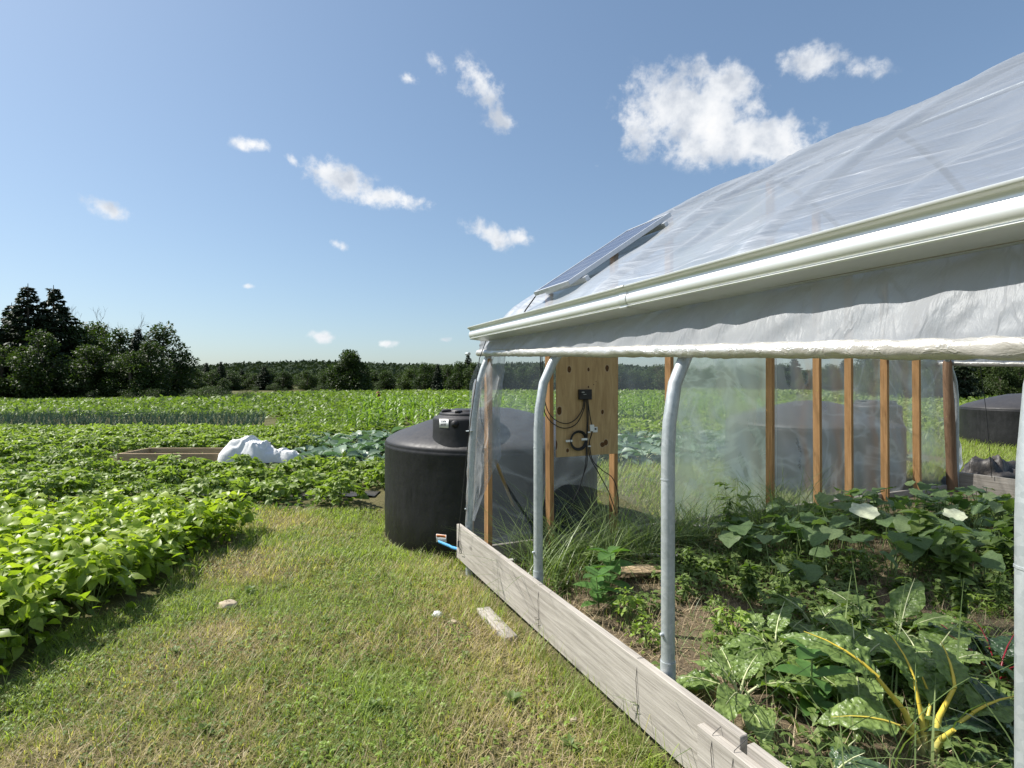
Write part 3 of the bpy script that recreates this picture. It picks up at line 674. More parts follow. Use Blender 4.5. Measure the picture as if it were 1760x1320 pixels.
# ------------------------------------------------------------------ water tanks
TR = 1.228
def text_mesh(name, body, size, mat, parent):
    cu_ = bpy.data.curves.new(name, 'FONT'); cu_.body = body; cu_.size = size; cu_.align_x = 'CENTER'; cu_.align_y = 'CENTER'; cu_.extrude = .0004
    ob = bpy.data.objects.new(name, cu_); COL.objects.link(ob); bpy.context.view_layer.update()
    me = bpy.data.meshes.new_from_object(ob.evaluated_get(bpy.context.evaluated_depsgraph_get())); bpy.data.objects.remove(ob)
    me.materials.clear(); me.materials.append(MATS[mat]); o2 = bpy.data.objects.new(name, me); COL.objects.link(o2); o2.parent = parent; return o2
def make_tank():
    r_ = empty('water_tank', (0, 0, 0))
    a = Acc(); lathe(a, [(.3, -.14), (1.20, -.14), (1.222, -.10), (TR, .2), (TR-.003, .34), (TR, .6), (TR-.002, .88), (TR+.002, .905), (TR-.008, .915), (TR-.003, .925), (TR-.02, .955), (TR-.06, .985), (1.08, 1.03), (.8, 1.13), (.5, 1.225), (.25, 1.285), (.02, 1.305)], 96); a.build('tank_body', 'black_polythene', r_)
    nk = Acc(); lathe(nk, [(.37, .90), (.35, 1.0), (.342, 1.1), (.342, 1.215), (.336, 1.235), (.322, 1.248), (.29, 1.253), (.285, 1.262), (.25, 1.266)], 48, (.84, 0, 0))
    n_ = nk.build('manway', 'black_polythene', r_)
    ld = Acc(); lathe(ld, [(.275, 1.262), (.275, 1.285), (.262, 1.292), (.18, 1.297), (.175, 1.312), (.16, 1.318), (.01, 1.32)], 40, (.84, 0, 0))
    for k in range(8):
        q = k*PI/4; c, s = math.cos(q), math.sin(q); box(ld, -.02, .02, .175, .268, 1.290, 1.316, .003, T=lambda x, y, z: (.84+x*c-y*s, x*s+y*c, z))
    ld.build('lid', 'black_polythene', n_)
    return r_
tank = make_tank(); tc = Vector((-.237, 6.41, 0)); tank.location = tc; tank.rotation_euler.z = math.radians(-106)
tag(tank, 'squat black plastic water tank with white and orange labels by the tunnel corner', 'water tank')
t2 = copy_tree(tank); t2.location = (4.79, 8.71, 0); t2.rotation_euler.z = math.radians(-32); tag(t2, 'black water tank seen blurred through the plastic end wall behind the studs', 'water tank')
t3 = copy_tree(tank); t3.location = (12.9, 13.8, 0); t3.rotation_euler.z = math.radians(20); tag(t3, 'distant black water tank on the grass beyond the open right side', 'water tank')
# seam, boss, labels of the first tank (its own frame: rotate into it)
TM = (Matrix.Translation(tc) @ Matrix.Rotation(math.radians(-106), 4, 'Z')); TMI = TM.inverted()
def on_cyl(c, r, px, py):
    """point of a vertical cylinder that is seen at this place, and its outward angle"""
    dx, dy = (px-CX)/F, 1.0; A_ = dx*dx+1; B_ = -2*(dx*c.x+dy*c.y); C_ = c.x**2+c.y**2-r*r; k = (-B_-math.sqrt(B_*B_-4*A_*C_))/(2*A_)
    return Vector((dx*k, k, EYE-(py-CY)/F*k)), math.atan2(k-c.y, dx*k-c.x)
nc = TM @ Vector((.84, 0, 0))
def sticker(c, r, x0, y0, x1, y1, name, mat, off=.003):
    (pa, qa), (pb, qb) = on_cyl(c, r, x0, y0), on_cyl(c, r, x1, y0); zc = on_cyl(c, r, (x0+x1)/2, y1)[0].z; V = []
    for i in range(9):
        q = qa+(qb-qa)*i/8
        for z in (pa.z, zc):
            for o_ in (off-.002, off): V.append(tuple(TMI @ Vector((c.x+math.cos(q)*(r+o_), c.y+math.sin(q)*(r+o_), z))))
    Fc = []
    for i in range(8):
        b = i*4; e = b+4; Fc += [[b+1, e+1, e+3, b+3], [b, b+2, e+2, e], [b, e, e+1, b+1], [b+2, b+3, e+3, e+2]]
    a = Acc(); a.add(V, [np.array(Fc)]); return a.build(name, mat, tank)
lab = sticker(nc, .342, 755.5, 720, 771, 735.5, 'label_plate', 'white_tape'); lab['label'] = 'small white printed label'
for (x0, y0, x1, y1) in ((758.5, 722.2, 760.3, 724.2), (761, 722.2, 763, 724.2), (763.6, 722.2, 766.5, 724.2), (757.8, 726, 766.6, 726.5), (758, 728.2, 760, 731), (760.6, 728.2, 762.6, 731), (763.2, 728.2, 765, 731), (765.4, 728.2, 766.6, 731), (758.5, 732, 766, 732.5)):
    s_ = sticker(nc, .342, x0, y0, x1, y1, 'print', 'dark_ink', .0045); s_.parent = lab
wl = sticker(tc, TR, 750, 917.5, 767, 932.5, 'warning_label', 'white_tape'); wl['label'] = 'orange and white warning label'
s_ = sticker(tc, TR, 750.6, 918, 766.4, 923.5, 'print', 'orange_paint', .0045); s_.parent = wl
for k in range(7):
    s_ = sticker(tc, TR, 752.4+k*1.75, 919.6, 753.5+k*1.75, 922.0, 'print', 'dark_ink', .0055); s_.parent = wl
for k in range(4):
    s_ = sticker(tc, TR, 752, 925+k*1.7, 762+(k % 2)*2, 925.6+k*1.7, 'print', 'pvc_grey', .0045); s_.parent = wl
pb, qb = on_cyl(nc, .342, 782, 729); a = Acc(); d_ = Vector((math.cos(qb), math.sin(qb), 0))
tube(a, [TMI @ (pb-d_*.02), TMI @ (pb+d_*.018), TMI @ (pb+d_*.03), TMI @ (pb+d_*.034)], [.04, .036, .026, .004], 16); bo = a.build('boss', 'black_polythene', tank)
# blue strap from the tank foot to the corner
a = Acc(); p0 = on_cyl(tc, TR+.012, 753, 931)[0]; p1 = P(1.575, 4.47, .13); pm = (p0+p1)/2+Vector((0, 0, -.012))
pts = [p0, p0*.6+p1*.4+Vector((0, 0, -.006)), pm, p1]
V = []
for i, p in enumerate(pts): V += [p+Vector((0, 0, .014)), p-Vector((0, .0, .014)), p+Vector((.004, .006, .014)), p+Vector((.004, .006, -.014))]
Fc = []
for i in range(3): b = i*4; e = b+4; Fc += [[b, b+1, e+1, e], [b+2, e+2, e+3, b+3], [b, e, e+2, b+2], [b+1, b+3, e+3, e+1]]
a.add([tuple(v) for v in V], [np.array(Fc)]); tag(a.build('strap', 'blue_strap'), 'blue strap stretched from the black tank to the tunnel corner', 'strap')

# ------------------------------------------------------------------ plants: how one of each kind grows
U = lambda a_, b_, n=None: rng.uniform(a_, b_, n)
def stalks(acc, base, tips, r0, r1, mi, tint=.5, sides=4, bow=.0):
    for b, q in zip(base, tips):
        b, q = Vector(b), Vector(q); m_ = (b+q)/2+Vector((0, 0, (q-b).length*bow)); tube(acc, [b, m_, q], [r0, (r0+r1)/2, r1], sides, tint, mi, cap=False)
def bushy(seed, n, h, r, ls, tmpl, mat, up=.35, stems=12, flat=.6, jit=.35, tri=False, stem='stem_green'):
    """dome-shaped leafy plant: leaves mostly on the outside, facing up and outward"""
    g = np.random.default_rng(seed); a = Acc()
    q = g.uniform(0, 2*PI, n); el = np.arcsin(g.uniform(.0, 1, n)**flat); rr = g.uniform(.55, 1, n)**.6
    lump = 1+.22*np.sin(q*3+seed)+.15*np.sin(q*5+seed*2+el*4)
    p = np.stack([np.cos(q)*np.cos(el)*r*rr*lump, np.sin(q)*np.cos(el)*r*rr*lump, .1*h+.9*h*np.sin(el)*rr*(.85+.3*g.random(n))], 1)
    az = q-PI/2+g.normal(0, .8, n); pit = -.15+up*np.sin(el)+g.normal(0, jit, n); rol = g.normal(0, .5, n); sc = ls*g.uniform(.45, 1.35, n)
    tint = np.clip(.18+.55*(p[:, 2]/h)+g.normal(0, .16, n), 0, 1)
    a.many(*tmpl, rot(az, pit, rol, sc), p, tint)
    if tri:
        for s_ in (-1, 1): a.many(*tmpl, rot(az+s_*1.25, pit+g.normal(0, .2, n), rol+s_*.3, sc*.85), p, tint)
    k = g.choice(n, stems); stalks(a, np.stack([g.normal(0, .02, stems), g.normal(0, .02, stems), np.zeros(stems)], 1), p[k], .005, .002, 1, bow=.06)
    return a.mesh('plant', [mat, stem])
# collard: big bluish leaves arching from a stalk
def arching(seed, n, h, r, ls, tmpl, mat, stalkm, stalk_r=.008, lift=(.5, 1.2), wsc=1.0):
    g = np.random.default_rng(seed); a = Acc()
    for i in range(n):
        q = i*2.4+g.normal(0, .25); el = lift[0]+(lift[1]-lift[0])*(i/n)+g.normal(0, .08); sl_ = r*g.uniform(.5, .9)
        d = Vector((math.cos(q)*math.cos(el), math.sin(q)*math.cos(el), math.sin(el))); b = Vector((0, 0, h*.12*i/n)); m_ = b+d*sl_*.6; tip = b+Vector((d.x*sl_*1.08, d.y*sl_*1.08, d.z*sl_*.95))
        tube(a, [b, m_, tip], [stalk_r, stalk_r*.8, stalk_r*.5], 6, .5, 1, cap=False)
        R = rot(q-PI/2, el-(.55 if tmpl is COLT else .22)+g.normal(0, .12), g.normal(0, .25), ls*g.uniform(.75, 1.15)*(1 if i < n*.75 else .7), wsc)
        a.many(*tmpl[i % len(tmpl)], R, np.array([tip]), np.array([g.uniform(.25, .85)]))
        rib = [tip+Vector(R[0] @ np.array([0, s, -.33*s*s+.012])) for s in (0, .3, .6, .85)]
        tube(a, rib, [stalk_r*.55, stalk_r*.42, stalk_r*.28, stalk_r*.1], 5, .5, 1, cap=False)
    return a.mesh('plant', [mat, stalkm])
brw = lambda s: .36*math.sin(PI*min(1, (s*.97+.03)**.75))**.7*(1+.06*math.sin(s*22)) if s < 1 else .02
COLT = [leaf(brw, 9, 5, .15, .35, .02, 7, .3, .03, k) for k in range(3)]
chw = lambda s: (.235*math.sin(PI*min(1, s**.72))**.75*(.35+.65*min(1, s*5))*(1+.05*math.sin(s*17))) if 0 < s < 1 else .012
def chard_leaf(seed, droop=.42, w=1.0):
    nu, nv = 38, 17; V = []
    for i in range(nu):
        s = i/(nu-1)
        for j in range(nv):
            b = -1+2*j/(nv-1); hw = chw(s)*w; x = b*hw; ab = abs(b); e = min(1, ab*4)*math.sin(PI*min(1, .08+s*.92))**.4
            vein = abs(math.sin((s*9-ab*1.1)*PI+seed)); pucker = (.030*vein + .034*noise.noise(Vector((x*17+seed*3, s*15, 0))) + .016*noise.noise(Vector((x*40, s*36, seed))))*e
            rim = .030*math.sin(s*27+seed+(0 if b > 0 else 2))*ab**3
            V.append((x, s*(1-.18*droop), -droop*s**2.2+.20*ab*hw+pucker+rim))
    return np.array(V), gridF(nu, nv)
CHT = [chard_leaf(1, .6), chard_leaf(5, .8, 1.1), chard_leaf(9, .45, 1.15), chard_leaf(14, .7, 1.0)]
sqw = lambda s: (.50*math.sin(PI*min(1, (s*.88+.12)**.75))**.6*(1+.10*math.cos(s*13))) if s < 1 else .03
SQT = [leaf(sqw, 11, 7, .28, .22, .035, 5, -.12, .035, k) for k in range(4)]
def squash(seed, n=9, R_=.52, hh=.36, ls=.19):
    g = np.random.default_rng(seed); a = Acc()
    for i in range(n):
        q = g.uniform(0, 2*PI); rr = R_*math.sqrt(g.random()); b = Vector((math.cos(q)*rr, math.sin(q)*rr, 0)); tip = b+Vector((g.normal(0, .06), g.normal(0, .06), hh*g.uniform(.55, 1.1)))
        tube(a, [b, (b+tip)/2+Vector((g.normal(0, .02), g.normal(0, .02), 0)), tip], [.006, .005, .004], 5, .5, 1, cap=False)
        az = g.uniform(0, 2*PI); R = rot(az, g.normal(-.1, .25), g.normal(0, .25), ls*g.uniform(.7, 1.25))
        p = np.array([tip])-R[0] @ np.array([0, .18, 0]); a.many(*SQT[i % 4], R, p, np.array([g.uniform(.1, .95)]))
    q = g.uniform(0, 2*PI); tube(a, [(-math.cos(q)*R_, -math.sin(q)*R_, .02), (0, .03, .03), (math.cos(q)*R_, math.sin(q)*R_, .02)], .007, 6, .5, 1)
    return a.mesh('plant', ['squash_leaf', 'stem_green'])
def corn(seed, h=1.0, n=9, w=.045, L_=.62):
    g = np.random.default_rng(seed); a = Acc(); tube(a, [(0, 0, 0), (0, 0, h*.45), (.01, 0, h*.75)], [.014, .011, .005], 6, .5, 1); q0 = g.uniform(0, PI)
    for i in range(n):
        z = h*(.08+.62*i/n); q = q0+i*PI+g.normal(0, .35); l_ = L_*g.uniform(.75, 1.1)*(.7+.5*math.sin(PI*(i+1)/(n+1))); e0 = g.uniform(.9, 1.25); dr = g.uniform(1.6, 2.6); V = []; x, zz = 0., z; k = 9
        d = Vector((math.cos(q), math.sin(q), 0)); sd2 = Vector((-d.y, d.x, 0))
        for j in range(k):
            s = j/(k-1); e = e0-dr*s**1.3; hw = w*math.sin(PI*min(1, .12+.88*s))**.6*(1-s*.4)+.002
            c = d*x+Vector((0, 0, zz)); tw = .4*math.sin(s*5+i)
            V += [tuple(c-sd2*hw+Vector((0, 0, hw*.5+tw*hw))), tuple(c), tuple(c+sd2*hw+Vector((0, 0, hw*.5-tw*hw)))]; x += math.cos(e)*l_/k; zz += math.sin(e)*l_/k
        a.add(V, gridF(k, 3), g.uniform(.2, .9))
    return a.mesh('plant', ['corn_leaf', 'stem_green'])
def onion(seed):
    g = np.random.default_rng(seed); a = Acc()
    for i in range(8):
        q = i*.8+g.normal(0, .4); l_ = g.uniform(.32, .5); o_ = g.uniform(.02, .16); tube(a, [(0, 0, 0), (math.cos(q)*o_*.4, math.sin(q)*o_*.4, l_*.6), (math.cos(q)*o_*1.5, math.sin(q)*o_*1.5, l_)], [.006, .006, .001], 4, g.uniform(.2, .9), 0, cap=False)
    return a.mesh('plant', ['onion_leaf'])
def whorl(seed, tiers=4, h=.3, ls=.15, tmpl=LV_OVAL, mat='milkweed_leaf', per=4, stem='stem_green', pit0=.15):
    g = np.random.default_rng(seed); a = Acc(); tube(a, [(0, 0, 0), (.01, 0, h*.5), (0, .01, h)], [.006, .005, .003], 6, .5, 1)
    for i in range(tiers):
        z = h*(.25+.75*i/max(1, tiers-1)); s_ = ls*(1-.35*(i/tiers)**2)
        q = np.arange(per)*2*PI/per+i*.8+g.normal(0, .15, per); n = per
        a.many(*tmpl, rot(q-PI/2, pit0+.5*i/tiers+g.normal(0, .15, n), g.normal(0, .2, n), s_*g.uniform(.85, 1.15, n)), np.tile([0, 0, z], (n, 1)), g.uniform(.3, .8, n))
    return a.mesh('plant', [mat, stem])
def spindly(seed, h=.5, n=60, ls=.06, mat='weed_leaf', tmpl=LV_LA):
    g = np.random.default_rng(seed); a = Acc(); P_ = []
    for b in range(6):
        q = g.uniform(0, 2*PI); tip = Vector((math.cos(q)*.14*h*2*g.random(), math.sin(q)*.14*h*2*g.random(), h*g.uniform(.6, 1))); tube(a, [(0, 0, 0), tip*.5+Vector((0, 0, .02)), tip], [.004, .003, .0015], 5, .5, 1, cap=False)
        for k in range(n//6): P_.append(tip*g.uniform(.25, 1))
    n = len(P_); a.many(*tmpl, rot(g.uniform(0, 2*PI, n), g.normal(.1, .4, n), g.normal(0, .4, n), ls*g.uniform(.5, 1.3, n)), np.array([tuple(p) for p in P_]), g.uniform(.1, .9, n))
    return a.mesh('plant', [mat, 'stem_green'])

ORD = 'first second third fourth fifth sixth seventh eighth ninth tenth eleventh twelfth thirteenth fourteenth fifteenth sixteenth seventeenth eighteenth nineteenth twentieth'.split()
def place(meshes, pts, name, label, cat, group=None, sc=(.85, 1.15), limit=290, stuff_label=None, zf=gz):
    """each plant an object of its own; past the limit the far ones are one mass"""
    pts = sorted(pts, key=lambda q: q[0]**2+q[1]**2); obs = []
    for i, (x, y) in enumerate(pts[:limit]):
        o_ = bpy.data.objects.new(name, meshes[i % len(meshes)]); COL.objects.link(o_); s_ = U(*sc)
        o_.location = (x, y, float(zf(x, y))-.005); o_.rotation_euler = (U(-.06, .06), U(-.06, .06), U(0, 2*PI)); o_.scale = (s_*U(.92, 1.08), s_*U(.92, 1.08), s_*U(.88, 1.12))
        tag(o_, label, cat, group if len(pts) > 1 else None); obs.append(o_)
    if 1 < len(obs) <= 20 and group:
        for k, o_ in enumerate(sorted(obs, key=lambda q: q.location.x/q.location.y)): o_['label'] = label+', '+ORD[k]+' from the left'
    rest = pts[limit:]
    if rest:
        a = Acc(); cache = []
        for me in meshes:
            V = np.zeros(len(me.vertices)*3); me.vertices.foreach_get('co', V); Fq = {}
            mi = np.zeros(len(me.polygons), int); me.polygons.foreach_get('material_index', mi)
            qd = np.array([list(p.vertices) for p in me.polygons if len(p.vertices) == 4 and p.material_index == 0]); tt = np.zeros(len(me.vertices)); me.attributes['tint'].data.foreach_get('value', tt)
            cache.append((V.reshape(-1, 3), qd, tt))
        for i, (x, y) in enumerate(rest):
            V, qd, tt = cache[i % len(cache)]; q = U(0, 2*PI); s_ = U(*sc); c, s2 = math.cos(q)*s_, math.sin(q)*s_
            W_ = np.stack([V[:, 0]*c-V[:, 1]*s2+x, V[:, 0]*s2+V[:, 1]*c+y, V[:, 2]*s_], 1); a.add(W_, qd, tt)
        tag(a.build(name+'_mass', meshes[0].materials[0].name), stuff_label or label, cat, None, 'stuff')
    return obs
def rows(x0, x1, ys, dx, jx=.1, jy=.08, keep=None, vis=1.08):
    out = []
    for y in ys:
        x = x0
        while x < x1:
            px, py = x+U(-jx, jx), y+U(-jy, jy)
            if abs(px) < vis*.94*py+.6 and (keep is None or keep(px, py)): out.append((px, py))
            x += dx
    return out
def outside(px, py):     # clear of tunnel and tanks
    D, tt = toDT(px, py)
    if D > 1.3 and tt < 5.0: return False
    return all((px-c[0])**2+(py-c[1])**2 > 1.62**2 for c in ((-.237, 6.41), (4.79, 8.71), (12.9, 13.8)))

# ---- bean bed
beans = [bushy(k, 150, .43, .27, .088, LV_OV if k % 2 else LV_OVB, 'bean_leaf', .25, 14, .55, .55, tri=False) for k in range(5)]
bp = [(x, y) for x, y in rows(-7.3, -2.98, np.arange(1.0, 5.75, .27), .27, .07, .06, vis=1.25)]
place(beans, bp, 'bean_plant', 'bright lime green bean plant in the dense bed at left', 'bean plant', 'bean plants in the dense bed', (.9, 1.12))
# ---- leafy rows behind
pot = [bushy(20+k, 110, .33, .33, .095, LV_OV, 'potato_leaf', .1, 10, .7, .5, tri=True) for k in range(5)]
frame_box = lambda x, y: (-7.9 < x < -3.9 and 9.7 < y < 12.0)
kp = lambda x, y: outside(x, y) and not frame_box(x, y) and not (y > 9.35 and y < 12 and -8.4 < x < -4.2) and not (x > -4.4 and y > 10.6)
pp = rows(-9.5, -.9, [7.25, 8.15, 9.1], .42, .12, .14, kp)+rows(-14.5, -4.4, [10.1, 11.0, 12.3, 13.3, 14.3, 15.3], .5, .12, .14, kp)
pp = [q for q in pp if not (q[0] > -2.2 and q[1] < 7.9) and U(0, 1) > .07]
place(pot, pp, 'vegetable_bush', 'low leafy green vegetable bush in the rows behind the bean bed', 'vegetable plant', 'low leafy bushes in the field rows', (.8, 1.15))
# ---- collards
col = [arching(40+k, 11, .3, .22, .36, COLT, 'collard_leaf', 'stalk_pale', .007) for k in range(4)]
cp_ = rows(-5.0, 14, [10.8, 11.6, 12.4, 13.3, 14.2, 15.2], .55, .1, .1, lambda x, y: outside(x, y) and x > -.44*y+.3 and not (x > 8 and y < 15.5))
place(col, cp_, 'collard_plant', 'blue-green collard plant with broad curled leaves in the rows beyond the tank', 'collard plant', 'collard plants beyond the tank', (.8, 1.15))
# ---- corn
cn = [corn(60+k, 1.0+.12*(k % 3), 10) for k in range(5)]
cpts = rows(-6, 3, [16.5, 17.6, 18.7], .42, .12, .15, lambda x, y: x > -.33*y+.3)+rows(-9, 12, [20.5, 22, 23.5, 25, 27, 29, 31, 33, 35], .48, .15, .2, lambda x, y: x > -.28*y)
place(cn, cpts, 'corn_plant', 'young corn plant with arching leaves in the far field rows', 'corn plant', 'corn plants in the field', (.75, 1.1), stuff_label='far corn rows in front of the tree line')
for (px, py) in [(208, 728), (236, 723), (310, 724), (712, 758), (555, 741), (137, 712), (87, 710)]:
    q = G(px, py); pl_ = bpy.data.objects.new('corn_plant', cn[int(q.x*7) % 5]); COL.objects.link(pl_); pl_.location = q; pl_.rotation_euler.z = U(0, 6); s_ = U(.62, .8)*(1.35 if px == 712 else 1); pl_.scale = (s_,)*3
    tag(pl_, {208: 'lone young corn plant standing in the onion rows', 236: 'second volunteer corn plant beside the one in the onion rows', 310: 'volunteer corn plant at the right end of the onion rows', 712: 'tallest corn plant above the collards left of the tank',
              555: 'corn plant with upright leaves above the left end of the collards', 137: 'small volunteer corn plant left of the onions and near the trees', 87: 'leftmost small corn plant in the far field'}[px], 'corn plant')
# ---- onions
on = [onion(80+k) for k in range(4)]
op_ = rows(-27, -6, [17.2, 17.9, 18.7, 19.6, 20.6, 21.8, 23.2], .2, .04, .05, lambda x, y: x < -.43*y-.5)
place(on, op_, 'onion_plant', 'upright blue-green onion plant in the rows before the far field', 'onion plant', 'onion plants in rows', (.9, 1.25), stuff_label='rows of upright blue-green onion tops')
# ---- far field: leafy masses nobody could count
def leaf_mass(name, label, x0, x1, y0, y1, n, h, ls, mat, keep=None, rowd=None, cat='crop'):
    x = U(0, 1, n); y = U(y0, y1, n)
    if rowd: y = np.round(y/rowd)*rowd+rng.normal(0, rowd*.17, n)
    x = x0+(x1-x0)*x; m_ = np.abs(x) < .97*y+2
    if keep is not None: m_ &= keep(x, y)
    x, y = x[m_], y[m_]; n = len(x); z = h*(.35+.65*fbm(x*.8, y*.8, 7))*U(.25, 1, n)
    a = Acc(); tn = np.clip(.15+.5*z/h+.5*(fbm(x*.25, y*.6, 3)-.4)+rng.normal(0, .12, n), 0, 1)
    a.many(*LV_Q, rot(U(0, 2*PI, n), rng.normal(.2, .5, n), rng.normal(0, .5, n), ls*U(.6, 1.4, n)), np.stack([x, y, z], 1), tn)
    return tag(a.build(name, mat), label, cat, None, 'stuff')
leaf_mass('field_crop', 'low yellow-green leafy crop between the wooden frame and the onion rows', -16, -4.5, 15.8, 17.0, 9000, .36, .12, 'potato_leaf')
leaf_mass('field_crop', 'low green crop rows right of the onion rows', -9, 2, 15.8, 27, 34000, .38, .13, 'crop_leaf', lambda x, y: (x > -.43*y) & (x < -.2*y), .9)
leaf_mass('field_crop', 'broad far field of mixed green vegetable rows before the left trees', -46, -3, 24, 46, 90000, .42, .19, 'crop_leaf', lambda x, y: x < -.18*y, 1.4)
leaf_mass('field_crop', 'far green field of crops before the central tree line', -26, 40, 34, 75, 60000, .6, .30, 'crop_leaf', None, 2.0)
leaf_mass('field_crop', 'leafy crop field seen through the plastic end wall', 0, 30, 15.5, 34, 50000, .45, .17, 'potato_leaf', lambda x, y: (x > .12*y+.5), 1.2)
leaf_mass('weed_growth', 'ragged green weeds filling the gaps between the field rows', -15, -.8, 6.6, 16, 26000, .10, .07, 'weed_leaf', lambda x, y: ~((x > -2.4) & (y < 8.2)) & ~((x > -7.8) & (x < -4.2) & (y > 10.2) & (y < 11.6)), None, 'weeds')
# black mulch strips between the rows
for (x0, x1, y, wd_, lb) in [(-5.2, -1.9, 7.7, .35, 'strip of black mulch film showing at the edge of the lawn'), (-6.0, -3.0, 8.62, .3, 'torn strip of black mulch film among the leafy rows')]:
    a = Acc(); nx = 40; V = [(x0+(x1-x0)*i/(nx-1), y+wd_*(j/5-.5)+.05*N3(i*.3, j, y), float(gz(x0+(x1-x0)*i/(nx-1), y))+.02+.02*N3(i*.7, j*.9, 2)) for i in range(nx) for j in range(6)]
    a.add(V, gridF(nx, 6)); tag(a.build('mulch_strip', 'black_mulch_film'), lb, 'mulch')

# ------------------------------------------------------------------ wooden cold frame and white row cover
cf = empty('cold_frame', (-6.65, 11.0, 0)); tag(cf, 'low wooden bed frame lying among the leafy rows', 'cold frame')
for (x0, x1, y0, y1) in ((-.98, 1.2, -.47, -.43), (-.98, 1.2, .43, .47), (-.98, -.94, -.428, .428), (1.16, 1.2, -.428, .428)):
    a = Acc(); box(a, x0, x1, y0, y1, .0, .21, .003); a.build('board', 'frame_board', cf, sharp=1)
sd2 = [bushy(30+k, 36, .16, .16, .08, LV_OV, 'lime_leaf', .2, 6) for k in range(2)]
place(sd2, [(-7.2, 11.0), (-6.9, 11.15), (-6.6, 10.85), (-6.3, 11.1), (-6.05, 10.9)], 'seedling', 'pale green seedling growing inside the low wooden bed frame', 'seedling', 'seedlings inside the wooden frame')
a = Acc()
def cover(u, v):
    q = 2*PI*u; r = v; e = 1+.16*math.sin(2*q+.5)+.10*math.sin(5*q+1); h = math.cos(min(1, r)*PI/2)**.55 if r < 1 else 0
    x = math.cos(q)*r*.64*e; y = math.sin(q)*r*.46*e; h *= .44+.10*N3(x*3, y*3, 1)+(-.10 if x > .35 else 0)
    f = .055*max(0, 1-5*abs(N3(x*1.6+y*2.6, y*1.2-x*.8, 4)))+.035*max(0, 1-6*abs(N3(x*3.1-y*2.0, y*2.4+x*.6, 9)))+.035*abs(math.sin(6*q+8*N3(x*2, y*2)))*r; return (x, y, .02+h+f*(1 if r < .97 else .2))
sheet(a, lambda u, v: cover(u, v), 90, 40)
rc = a.build('row_cover', 'row_cover_fabric', None, (-5.12, 10.75, 0)); rc.scale = (.84, .9, 1.0); tag(rc, 'white fabric row cover bunched in a heap at the end of the wooden frame', 'row cover')
a = Acc()
sheet(a, lambda u, v: tuple(Vector(cover(u, v))*.62), 60, 26); rc2 = a.build('loose_end', 'row_cover_fabric', rc, (.72, .12, .0)); rc2.scale = (1.1, .9, .85)

# ------------------------------------------------------------------ lawn grass (nobody could count it)
def lawn_mask(x, y):
    D, tt = toDT(x, y)
    bean = (x < -2.75+.12*np.sin(y*5)) & (y < 5.75)
    tun = (D > 1.50) & (tt < 4.62) & (D < 8.95)
    tnk = ((x+.237)**2+(y-6.41)**2 < 1.25**2) | ((x-4.79)**2+(y-8.71)**2 < 1.2**2) | ((x-12.9)**2+(y-13.8)**2 < 1.2**2)
    fld = (y > 6.9+.15*np.sin(x*3)) & (x < -1.2) | (y > 10.6) & (x < 9)
    return ~(bean | tun | tnk | fld)
B4 = blade_t(4, .5, .55); B3 = blade_t(3, .5, .4)
def grass(name, label, n, x0, x1, y0, y1, hl, wd_, mat, lie=.35, tintf=None, mask=lawn_mask, zf=gz, tm=B4, patch=None):
    x, y = U(x0, x1, n), U(y0, y1, n); m_ = mask(x, y) & (np.abs(x) < 1.05*y+.5)
    if patch is not None: m_ &= U(0, 1, n) < patch(x, y)
    x, y = x[m_], y[m_]; n = len(x); l_ = hl*U(.5, 1.4, n)*(.6+.8*fbm(x*1.7, y*1.7, 4)); q = U(0, 2*PI, n); ti = np.abs(rng.normal(0, lie, n)); ti = np.minimum(ti, 1.45)
    ca, sa, ct, st = np.cos(q), np.sin(q), np.cos(ti), np.sin(ti); z0 = np.zeros(n); ww = wd_*U(.6, 1.4, n)
    # columns: across, lean direction, up
    ax_ = np.stack([-sa*ww, ca*ww, z0], -1); up_ = np.stack([ca*st*l_, sa*st*l_, ct*l_], -1); bd = np.stack([ca*ct*l_, sa*ct*l_, -st*l_*.8], -1)
    R = np.stack([ax_, bd, up_], -1); tn = tintf(x, y, n) if tintf else U(0, 1, n); a = Acc()
    a.many(*tm, R, np.stack([x, y, zf(x, y)-.003], -1), np.clip(tn, 0, 1)); return tag(a.build(name, mat), label, 'grass', None, 'stuff')
def gt(x, y, n):      # green where lush, straw where worn
    d_ = fbm(x*1.5, y*1.5, 11); far = np.clip((y-3)/4, 0, 1); return .38+1.9*(d_-.48)+.20*far+rng.normal(0, .26, n)
worn = lambda x, y: np.clip(-.35+2.6*fbm(x*1.5, y*1.5, 11)+.06*y, .16, 1)
grass('lawn_grass', 'short mown green grass in the foreground', 150000, -3.2, 3, 1.7, 4.4, .055, .0048, 'grass_blade', .85, gt, patch=worn)
grass('lawn_grass', 'short mown grass reaching back to the leafy rows', 120000, -4, 1.2, 4.4, 8.2, .058, .008, 'grass_blade', .75, gt, patch=worn)
tuft = lambda x, y: np.clip(4*fbm(x*2.6, y*2.6, 19)-2.2, 0, 1)
grass('grass_tufts', 'longer brighter grass tufts dotted over the lawn', 60000, -3.2, 3, 1.7, 6.5, .11, .0055, 'grass_blade', .5, lambda x, y, n: .8+rng.normal(0, .16, n), patch=tuft)
thp = lambda x, y: np.clip(1.9-2.9*fbm(x*1.5, y*1.5, 11), .10, 1)*np.clip(1.25-(y-2)/6, .2, 1)
grass('dry_thatch', 'dry straw-coloured cut grass lying in the lawn', 110000, -3.2, 3, 1.7, 7.5, .08, .0034, 'dry_grass', 1.3, None, patch=thp)
